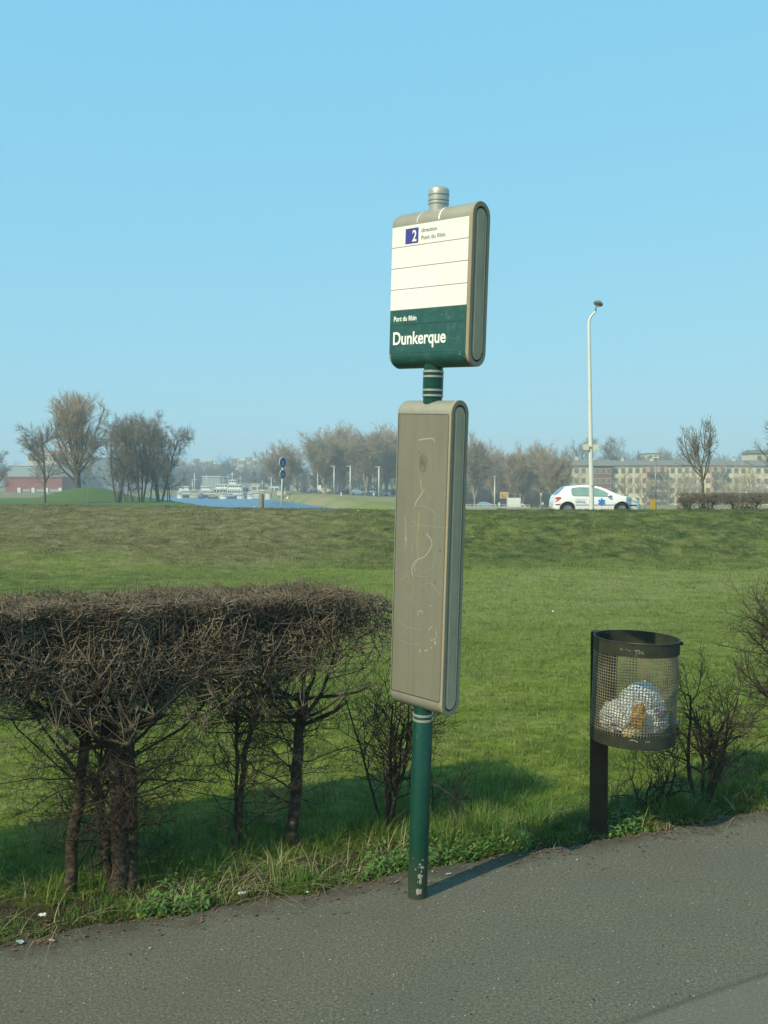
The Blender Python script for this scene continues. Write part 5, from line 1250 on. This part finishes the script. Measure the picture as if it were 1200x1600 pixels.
MB().box(-hw_*.95, hw_*.95, -.05, .05, .4, z0_ - .2).build('lattice', mat('dark lattice', (.035, .045, .055), .7), bb)
# railing along the road on the right of the stop sign
rl = empty('railing', (0, 0, 0), 0, 'pale metal railing along the road between the grey case and the lorry', 'railing'); M_rail = mat('pale railing metal', (.50, .52, .48), .5, c2=(.42, .44, .41))
Yr = 150; xa, xb = atx(716, Yr), atx(822, Yr); zr = atz(796.5, Yr); ht = atz(788, Yr) - zr
for zz in (ht*.98, ht*.62, ht*.30): MB().bar((xa, Yr, zr + zz), (xb, Yr - 4, zr + zz), .035, .035, 6).build('rail', M_rail, rl)
for k in range(18):
    t = k/17; MB().bar((xa + (xb - xa)*t, Yr - 4*t, zr - 2.6), (xa + (xb - xa)*t, Yr - 4*t, zr + ht), .04, .04, 6).build('baluster', M_rail, rl)
# low wall in front of it
lw = MB().box(atx(716, 146), atx(826, 146), 145.9, 146.25, zr - 3.2, atz(792.5, 146)).build('low_wall', mat('pale low wall', (.36, .35, .29), .8, c2=(.28, .27, .23), scale=1), None)
tag(lw, 'low pale wall under the railing right of the grey case', 'wall')
# small far signs and cabinets
def far_sign(px_, top, Y, w_, h_, colr, label, legs=True, name='road_sign'):
    x = atx(px_, Y); z = Gs(x, Y); zt_ = atz(top, Y); wm_ = w_/F*Y/2; hm_ = h_/F*Y
    o = empty(name, (x, Y, z), 0, label, 'sign'); MB().box(-wm_, wm_, -.04, .04, zt_ - z - hm_, zt_ - z).build('panel', colr, o, bevel=.02)
    for dx in ((-wm_*.7, wm_*.7) if legs else (0,)): MB().bar((dx, .05, -.1), (dx, .05, zt_ - z - hm_ - .001), .07, .07, 6).build('post', M_lh, o)
    return o
M_wsig = mat('white far panel', (.72, .72, .66), .5); M_bsig = mat('blue far panel', (.12, .24, .34), .5)
far_sign(499, 758, 250, 6, 7, M_wsig, 'white panel sign left of the second quay lamp', False)
far_sign(582.5, 758.5, 240, 4.5, 4.5, M_bsig, 'small bluish square sign just left of the rightmost quay lamp', False)
far_sign(584, 770, 238, 2.6, 4, M_wsig, 'small white sign below the bluish one', False)
far_sign(608, 769, 236, 3.5, 4, M_bsig, 'small sign between the rightmost quay lamp and the grey case', False)
far_sign(439.5, 767, 275, 13, 7, M_wsig, 'wide white board on two legs below the blue round signs')
far_sign(417.5, 771.5, 290, 7, 9, M_wsig, 'white panel right of the stone bollard at the water', False)
far_sign(533, 769, 232, 2, 8, M_wsig, 'narrow white post sign on the quay before the light blue car', False)
far_sign(780, 785, 170, 2.8, 6, M_wsig, 'small white panel left of the lorry', False)
far_sign(845.5, 770.5, 190, 2, 3.5, M_wsig, 'tiny white sign between lorry and white car', False)
far_sign(848, 785, 175, 3, 3.5, M_wsig, 'small white sign low beside the tail of the white car', False)

# ------------------------------------------------------------ boats
M_hw = mat('white hull paint', (.88, .88, .82), .4, c2=(.80, .80, .74), scale=1); M_hb = mat('dark hull paint', (.05, .07, .09), .5); M_hbl = mat('blue hull paint', (.04, .14, .25), .4)
M_cream = mat('cream boat cabin', (.62, .56, .36), .5, c2=(.55, .48, .30)); M_win = mat('dark cabin window', (.03, .05, .06), .15); M_deck = mat('weathered deck', (.30, .24, .16), .8)
def boat(px_, w_px, Y, hull_m, cabins, label, masts=(), name='moored_boat', hull_h=.9, rz=0.):
    L_ = w_px/F*Y; x = atx(px_, Y); o = empty(name, (x, Y, -2.62), rz, label, 'boat', 'boats moored across the canal')
    bw = min(2.4, L_*.16); st = []
    for t in (0, .05, .15, .4, .7, .88, .96, 1.0):
        wd = bw*min(1, (t/.10 + .55) if t < .05 else 1)*(1 if t < .7 else max(.03, 1 - ((t - .7)/.3)**1.8)); sh = hull_h*(1 + .35*max(0, (t - .55)/.45)**1.5)
        st.append([(-L_/2 + L_*t, y_, z_) for y_, z_ in ((0, -.3), (-wd*.75, -.15), (-wd, sh*.5), (-wd*1.03, sh), (-wd*.9, sh + .02), (0, sh + .05), (wd*.9, sh + .02), (wd*1.03, sh), (wd, sh*.5), (wd*.75, -.15))])
    k = len(st[0]); fs = [tuple(range(k)), tuple((len(st) - 1)*k + i_ for i_ in range(k - 1, -1, -1))]
    for a in range(len(st) - 1):
        for i_ in range(k): fs.append((a*k + i_, (a + 1)*k + i_, (a + 1)*k + (i_ + 1) % k, a*k + (i_ + 1) % k))
    MB().add([p_ for s_ in st for p_ in s_], fs).build('hull', hull_m, o, auto=True)
    MB().box(-L_*.46, L_*.36, -bw*1.06, bw*1.06, hull_h*.72, hull_h*.84).build('rubbing_strake', M_deck, o)
    for (t0, t1, z0, z1, mm, nwin) in cabins:
        xa_, xb_ = -L_/2 + L_*t0, -L_/2 + L_*t1; f_ = .78 if z0 < 1.6 else .66
        cb_ = MB().box(xa_, xb_, -bw*f_, bw*f_, z0, z1).build('cabin', mm, o, bevel=.08)
        MB().box(xa_ - .15, xb_ + .15, -bw*f_ - .12, bw*f_ + .12, z1 + .002, z1 + .10).build('roof', M_hw, cb_, bevel=.03)
        for q_ in range(nwin):
            c_ = xa_ + (xb_ - xa_)*(q_ + .5)/nwin; ww = (xb_ - xa_)/nwin*.36
            for s_ in (-1, 1): MB().box(c_ - ww, c_ + ww, s_*bw*f_ - .02, s_*bw*f_ + .02, z0 + (z1 - z0)*.42, z0 + (z1 - z0)*.82).build('window', M_win, cb_)
    for (t, z0, z1, r_) in masts:
        xm = -L_/2 + L_*t; ms = MB().bar((xm, 0, z0), (xm, 0, z1), r_, r_*.7, 8).build('mast', M_lp, o, smooth=True)
        MB().bar((xm - .8, 0, z0 + (z1 - z0)*.7), (xm + .8, 0, z0 + (z1 - z0)*.7), r_*.5, r_*.5, 6).build('spar', M_lp, ms)
    rp = MB()
    for s_ in (-1, 1):
        rp.bar((-L_*.47, s_*bw*.98, hull_h + .75), (L_*.33, s_*bw*.98, hull_h + .75), .05, .05, 5)
        for q_ in range(9): rp.bar((-L_*.47 + L_*.8*q_/8, s_*bw*.98, hull_h), (-L_*.47 + L_*.8*q_/8, s_*bw*.98, hull_h + .75), .04, .04, 5)
    rp.build('guard_rail', M_rail, o)
    o.scale = (1.05, 1, 1.22)
    return o
boat(290, 24, 330, M_hb, [(.08, .80, .9, 2.1, M_hw, 7), (.12, .72, 2.2, 3.2, M_hw, 6)], 'two decked white houseboat at the left end of the moored boats', [(.9, 1, 5.0, .08)])
boat(304, 15, 322, M_cream, [(.25, .75, .9, 2.2, M_cream, 3)], 'small cream coloured boat with a tall white mast', [(.5, 1, 6.8, .13), (.3, 1, 4.6, .07)])
boat(324, 24, 328, M_hb, [(.06, .86, .9, 2.1, M_hw, 8), (.1, .66, 2.2, 3.2, M_hw, 6)], 'white houseboat with dark hull right of the masted cream boat', [(.45, 3, 6.4, .08)])
boat(345, 24, 324, M_cream, [(.05, .85, .9, 2.5, M_cream, 4), (.2, .9, 2.6, 3.8, M_hw, 5)], 'cream boat with a white upper deck left of the biggest one')
boat(366, 36, 330, M_hw, [(.05, .86, .9, 2.3, M_hw, 9), (.08, .80, 2.4, 3.7, M_hw, 8), (.30, .6, 3.8, 5.0, M_hw, 3)], 'largest white passenger boat with three decks', [(.42, 5, 7.2, .16), (.25, 4, 6.6, .1), (.75, 3.6, 6.2, .1)])
boat(385, 15, 318, M_hbl, [(.2, .7, .9, 3.0, M_hbl, 3)], 'blue hulled boat at the stern of the passenger boat')
boat(361, 17, 306, M_hbl, [(.3, .6, .7, 1.3, M_hw, 2)], 'small blue motor launch before the passenger boat', hull_h=.6)
boat(376, 11, 304, M_hw, [(.3, .7, .6, 1.1, M_hw, 2)], 'small white dinghy cruiser before the passenger boat', hull_h=.6)
boat(333, 14, 305, M_hb, [(.3, .6, .6, 1.2, M_hw, 2)], 'low dark workboat in front of the dark hulled houseboat', hull_h=.5)
boat(399, 24, 318, M_hw, [(.1, .7, .8, 1.7, M_hw, 6)], 'long low white boat at the right end of the moored boats', hull_h=.7)
boat(281, 8, 312, M_hw, [(.2, .8, .7, 1.9, M_hw, 3)], 'small white cabin cruiser leftmost on the water', [(.3, 1.9, 3.6, .06)])
boat(314, 9, 308, M_hbl, [(.3, .8, .6, 1.6, M_cream, 2)], 'small blue boat with cream cabin between the two houseboats', [(.6, 1.6, 4.2, .06)])
boat(349, 10, 300, M_hw, [(.25, .7, .6, 1.5, M_hw, 2)], 'small white sloop with a tall mast left of the launches', [(.45, 1.5, 6.0, .07)])
boat(391, 9, 300, M_hw, [(.3, .75, .6, 1.4, M_hw, 2)], 'small white cruiser before the long low boat')
boat(410, 12, 325, M_hb, [(.2, .8, .8, 2.2, M_hw, 3)], 'dark hulled boat with white cabin behind the stone bollard', [(.5, 2.2, 5.0, .08)])
for k_, (p_, y_) in enumerate(((449.5, 262), (456, 260))):
    o = MB().rev([(.0, -.3), (.35, -.2), (.55, .2), (.4, .8), (.12, 1.0), (.1, 1.4), (0, 1.5)], 12).build('mooring_buoy', M_hw, None, auto=True); o.location = (atx(p_, y_), y_, -2.6)
    tag(o, ['white buoy floating right of the blue round signs, left one of two', 'white buoy floating right of the blue round signs, right one of two'][k_], 'buoy')

# ------------------------------------------------------------ far buildings
M_cr = mat('cream render', (.60, .53, .34), .85, c2=(.50, .45, .30), scale=.25); M_cr2 = mat('pale render', (.66, .59, .39), .85, c2=(.56, .50, .34), scale=.25)
M_sal = mat('salmon render', (.48, .31, .18), .85, c2=(.42, .28, .17), scale=.3); M_brk = mat('dark red brick', (.24, .10, .075), .85, c2=(.19, .085, .065), scale=.4)
M_roof = mat('grey slate roof', (.19, .185, .155), .8, c2=(.15, .145, .125), scale=.4); M_rooft = mat('tile roof', (.34, .17, .09), .8, c2=(.27, .14, .08), scale=.4)
M_wd = mat('window glass', (.15, .155, .14), .2); M_wf = mat('window frame', (.48, .46, .36), .6); M_chm = mat('pale chimney', (.60, .56, .48), .8)
def building(name, px0, px1, top, Y, depth, wallm, roofm, label, rows=4, cols_=6, rh=1.6, zb=None, wins=True, group=None, wsize=(1.1, 1.35), chim=(), flat=False, story=None, cat='building'):
    x0, x1 = atx(px0, Y), atx(px1, Y); z0 = (float(G((x0 + x1)/2, Y)) if zb is None else zb) - .5; zt_ = atz(top, Y)
    o = empty(name, ((x0 + x1)/2, Y, z0), 0, label, cat, group); hw_ = (x1 - x0)/2; H = zt_ - z0
    MB().box(-hw_, hw_, 0, depth, 0, H).build('wall', wallm, o)
    if flat: rf = MB().box(-hw_ - .3, hw_ + .3, -.3, depth + .3, H + .002, H + .35).build('roof', roofm, o)
    else:
        rf = MB().prism([(-.5, H + .002), (-.5, H + .15), (depth/2, H + rh), (depth + .5, H + .15), (depth + .5, H + .002)], 'x', -hw_ - .4, hw_ + .4).build('roof', roofm, o)
    for c_ in chim: MB().box(-hw_ + 2*hw_*c_ - .45, -hw_ + 2*hw_*c_ + .45, depth*.4, depth*.4 + .8, H + rh*.3, H + rh + .5).build('chimney', M_chm, rf)
    if wins:
        sh = story or H/rows
        for r_ in range(rows):
            zc_ = H - 1.45 - r_*sh
            if zc_ < .8: continue
            for c_ in range(cols_):
                xc = -hw_ + 2*hw_*(c_ + .5)/cols_
                f_ = MB().box(xc - wsize[0]/2 - .12, xc + wsize[0]/2 + .12, -.06, .05, zc_ - wsize[1]/2 - .12, zc_ + wsize[1]/2 + .12).build('window', M_wf, o)
                MB().box(xc - wsize[0]/2, xc + wsize[0]/2, -.075, -.061, zc_ - wsize[1]/2, zc_ + wsize[1]/2).build('pane', M_wd, f_)
    return o
YA = 277
building('apartment_block', 884, 928, 727.5, YA, 11, M_cr, M_roof, 'cream apartment block left of the street lamp behind the car roof', 4, 4, 2.0, chim=(.5,), story=2.85)
building('apartment_block', 929, 956, 728, YA - 1, 11, M_brk, M_roof, 'dark red brick apartment block just right of the street lamp', 4, 3, 2.0, chim=(.1,), story=2.85)
ab = building('apartment_block', 957, 1178, 727.5, YA + .4, 12, M_cr2, M_roof, 'long cream apartment block with salmon balcony bays behind the pruned tree', 4, 20, 1.7, chim=(.10, .31, .62, .9), story=2.85)
hx = (atx(1178, YA) - atx(957, YA))/2; cxm = (atx(1178, YA) + atx(957, YA))/2; Hab = atz(727.5, YA + .4) - ab.location.z
for pa_, pb2 in ((1009, 1041), (1110, 1134)):
    xa, xb = atx(pa_, YA) - cxm, atx(pb2, YA) - cxm
    by_ = MB().box(xa, xb, -.9, -.001, 0, Hab - .3).build('balcony_bay', M_sal, ab)
    for r_ in range(4):
        zc_ = Hab - 2.3 - r_*2.85
        if zc_ < .3: continue
        MB().box(xa + .1, xb - .1, -2.0, -.901, zc_ - .55, zc_ + .45).build('balcony', mat('balcony front', (.12, .12, .11), .7) if 'balcony front' not in bpy.data.materials else bpy.data.materials['balcony front'], by_)
        for c_ in (.25, .75): MB().box(xa + (xb - xa)*c_ - .5, xa + (xb - xa)*c_ + .5, -.93, -.901, zc_ + .5, zc_ + 1.9).build('balcony_door', M_wd, by_)
building('apartment_block', 1179, 1262, 728, YA - 3, 12, M_cr2, M_roof, 'cream apartment block at the right border', 4, 7, 1.8, chim=(.3,), story=2.85)
building('apartment_block', 1178, 1240, 708, YA + 22, 10, M_cr, M_roof, 'taller cream building behind the flats at the right border', 6, 4, 1.2, story=2.85)
building('apartment_block', 1012, 1036, 709, 420, 12, M_cr2, M_roof, 'distant pale block peeping over the roofs behind the thin mast', 8, 3, 1.0, flat=True)
# left: red shed, grey halls, pale blocks
M_rsh = mat('red painted facade', (.27, .085, .070), .7, c2=(.21, .070, .060), scale=.2); M_hall = mat('blue grey cladding', (.14, .18, .20), .6, c2=(.11, .145, .165), scale=.1); M_hallp = mat('pale blue cladding', (.28, .36, .38), .6, c2=(.24, .31, .33), scale=.1)
rs_ = building('red_shed', 8, 97, 746, 300, 14, M_rsh, M_rooft, 'long low red building behind the leftmost bare tree', 1, 10, .6, wins=False, zb=-1.5, flat=True)
x0c = rs_.location.x
for p_ in (30, 52, 73, 94):
    xx = atx(p_, 300) - x0c; MB().box(xx - .5, xx + .5, -.25, -.001, .8, 2.9).build('white_door', M_wsig, rs_)
for pa_, pb2 in ((36, 47), (56, 70), (78, 91)):
    MB().box(atx(pa_, 300) - x0c, atx(pb2, 300) - x0c, -.15, -.001, 1.6, 2.5).build('window', M_hallp, rs_)
building('warehouse', 12, 62, 727.5, 420, 40, M_hallp, M_wsig, 'pale blue hall with a white roof edge behind the red building', wins=False, zb=-1.5, flat=True)
wh = building('warehouse', 57, 118, 728, 415, 40, M_hall, M_roof, 'dark blue grey hall right of the pale blue one', 1, 4, 1, wins=True, zb=-1.5, flat=True, wsize=(4, 3), story=6)
building('warehouse', 122, 236, 716, 430, 50, M_hall, M_roof, 'large blue grey warehouse behind the bare tree clump', wins=False, zb=-1.5, flat=True)
building('house', 44, 88, 712, 470, 14, M_cr, M_rooft, 'cream house gable above the halls on the left', 5, 7, 2.5, zb=-1.5)
building('low_hall', 316, 344, 745, 440, 20, M_hallp, M_wsig, 'pale low hall behind the masted boats', wins=False, zb=-1.2, flat=True)
building('low_hall', 352, 400, 754.5, 420, 20, M_hallp, M_roof, 'long low blue grey quayside hall behind the passenger boat', 1, 5, 1, zb=-1.2, flat=True, wsize=(1.6, 1.2))
building('boat_shed', 393, 420, 757, 372, 10, M_wsig, M_wsig, 'white flat roofed boat shed at the end of the quay', 1, 3, 1, zb=-1.2, flat=True, wsize=(1.6, 1.2))
building('boat_shed', 421, 436, 758.5, 345, 9, M_wsig, M_hbl, 'small white shed with blue trim left of the blue round signs', 1, 2, 1, zb=-1.4, flat=True, wsize=(1.2, 1.0))
building('low_hall', 459, 474, 740.5, 400, 14, M_cr2, M_wsig, 'pale building showing right of the lone round plane tree', 2, 3, 1, zb=-1.2, flat=True)
M_hh1 = mat('warm pale house wall', (.62, .54, .36), .8, c2=(.55, .48, .32)); M_hh2 = mat('yellow house wall', (.55, .45, .24), .8, c2=(.48, .40, .22))
rr = random.Random(3)
hill_l = [(256, 262, 722, 'leftmost pale house on the far hill beside the waterside clump'), (302, 308, 719, 'slim pale tower house on the far hill above the houseboats'), (312, 321, 724, 'cream house on the far hill right of the slim tower'),
          (323, 330, 721, 'pale yellow house on the far hill above the dark hulled houseboat'), (331, 345, 728, 'low house with red roof on the far hill above the pale hall'), (361, 372, 719, 'pale house on the far hill left of the brightest one'),
          (373, 382, 720, 'cream house on the far hill just left of the tallest pale block'), (383, 391, 717, 'tallest pale block on the far hill above the passenger boat'), (392, 400, 722, 'cream house on the far hill right of the tallest block'),
          (403, 409, 723, 'small pale house on the far hill beside the round plane tree'), (263, 272, 727, 'low cream house on the far hill near the tree clump'), (274, 284, 724, 'pale house on the far hill above the left houseboat'), (286, 298, 729, 'grey white house on the far hill left of the slim tower'), (346, 358, 727, 'house half hidden by trees on the far hill')]
for k_, (a, b_, t_, lb) in enumerate(hill_l):
    yy = 700 + rr.uniform(-40, 60); xm = atx((a + b_)/2, yy); zt_ = atz(t_, yy)
    building('hill_house', a, b_, t_, yy, 10, (M_hh1, M_hh2, M_wsig)[k_ % 3], (M_hh2, M_roof, M_rooft)[k_ % 3], lb, max(2, int((zt_ - Gs(xm, yy))/3)), 2, 1.4, group='houses on the far hill', wsize=(1.3, 1.5))

# ------------------------------------------------------------ the air
m = bpy.data.materials.new('hazy air'); m.use_nodes = True; n = m.node_tree.nodes; l = m.node_tree.links
n.remove(n['Principled BSDF']); pv_ = n.new('ShaderNodeVolumePrincipled'); pv_.inputs['Density'].default_value = .0010
pv_.inputs['Color'].default_value = (.80, .93, 1.0, 1); pv_.inputs['Anisotropy'].default_value = 0.0
l.new(pv_.outputs[0], n['Material Output'].inputs['Volume'])
hz_ = MB().box(-905, 905, -42, 1005, -6.2, 46).build('haze', m, None); tag(hz_, kind='stuff')
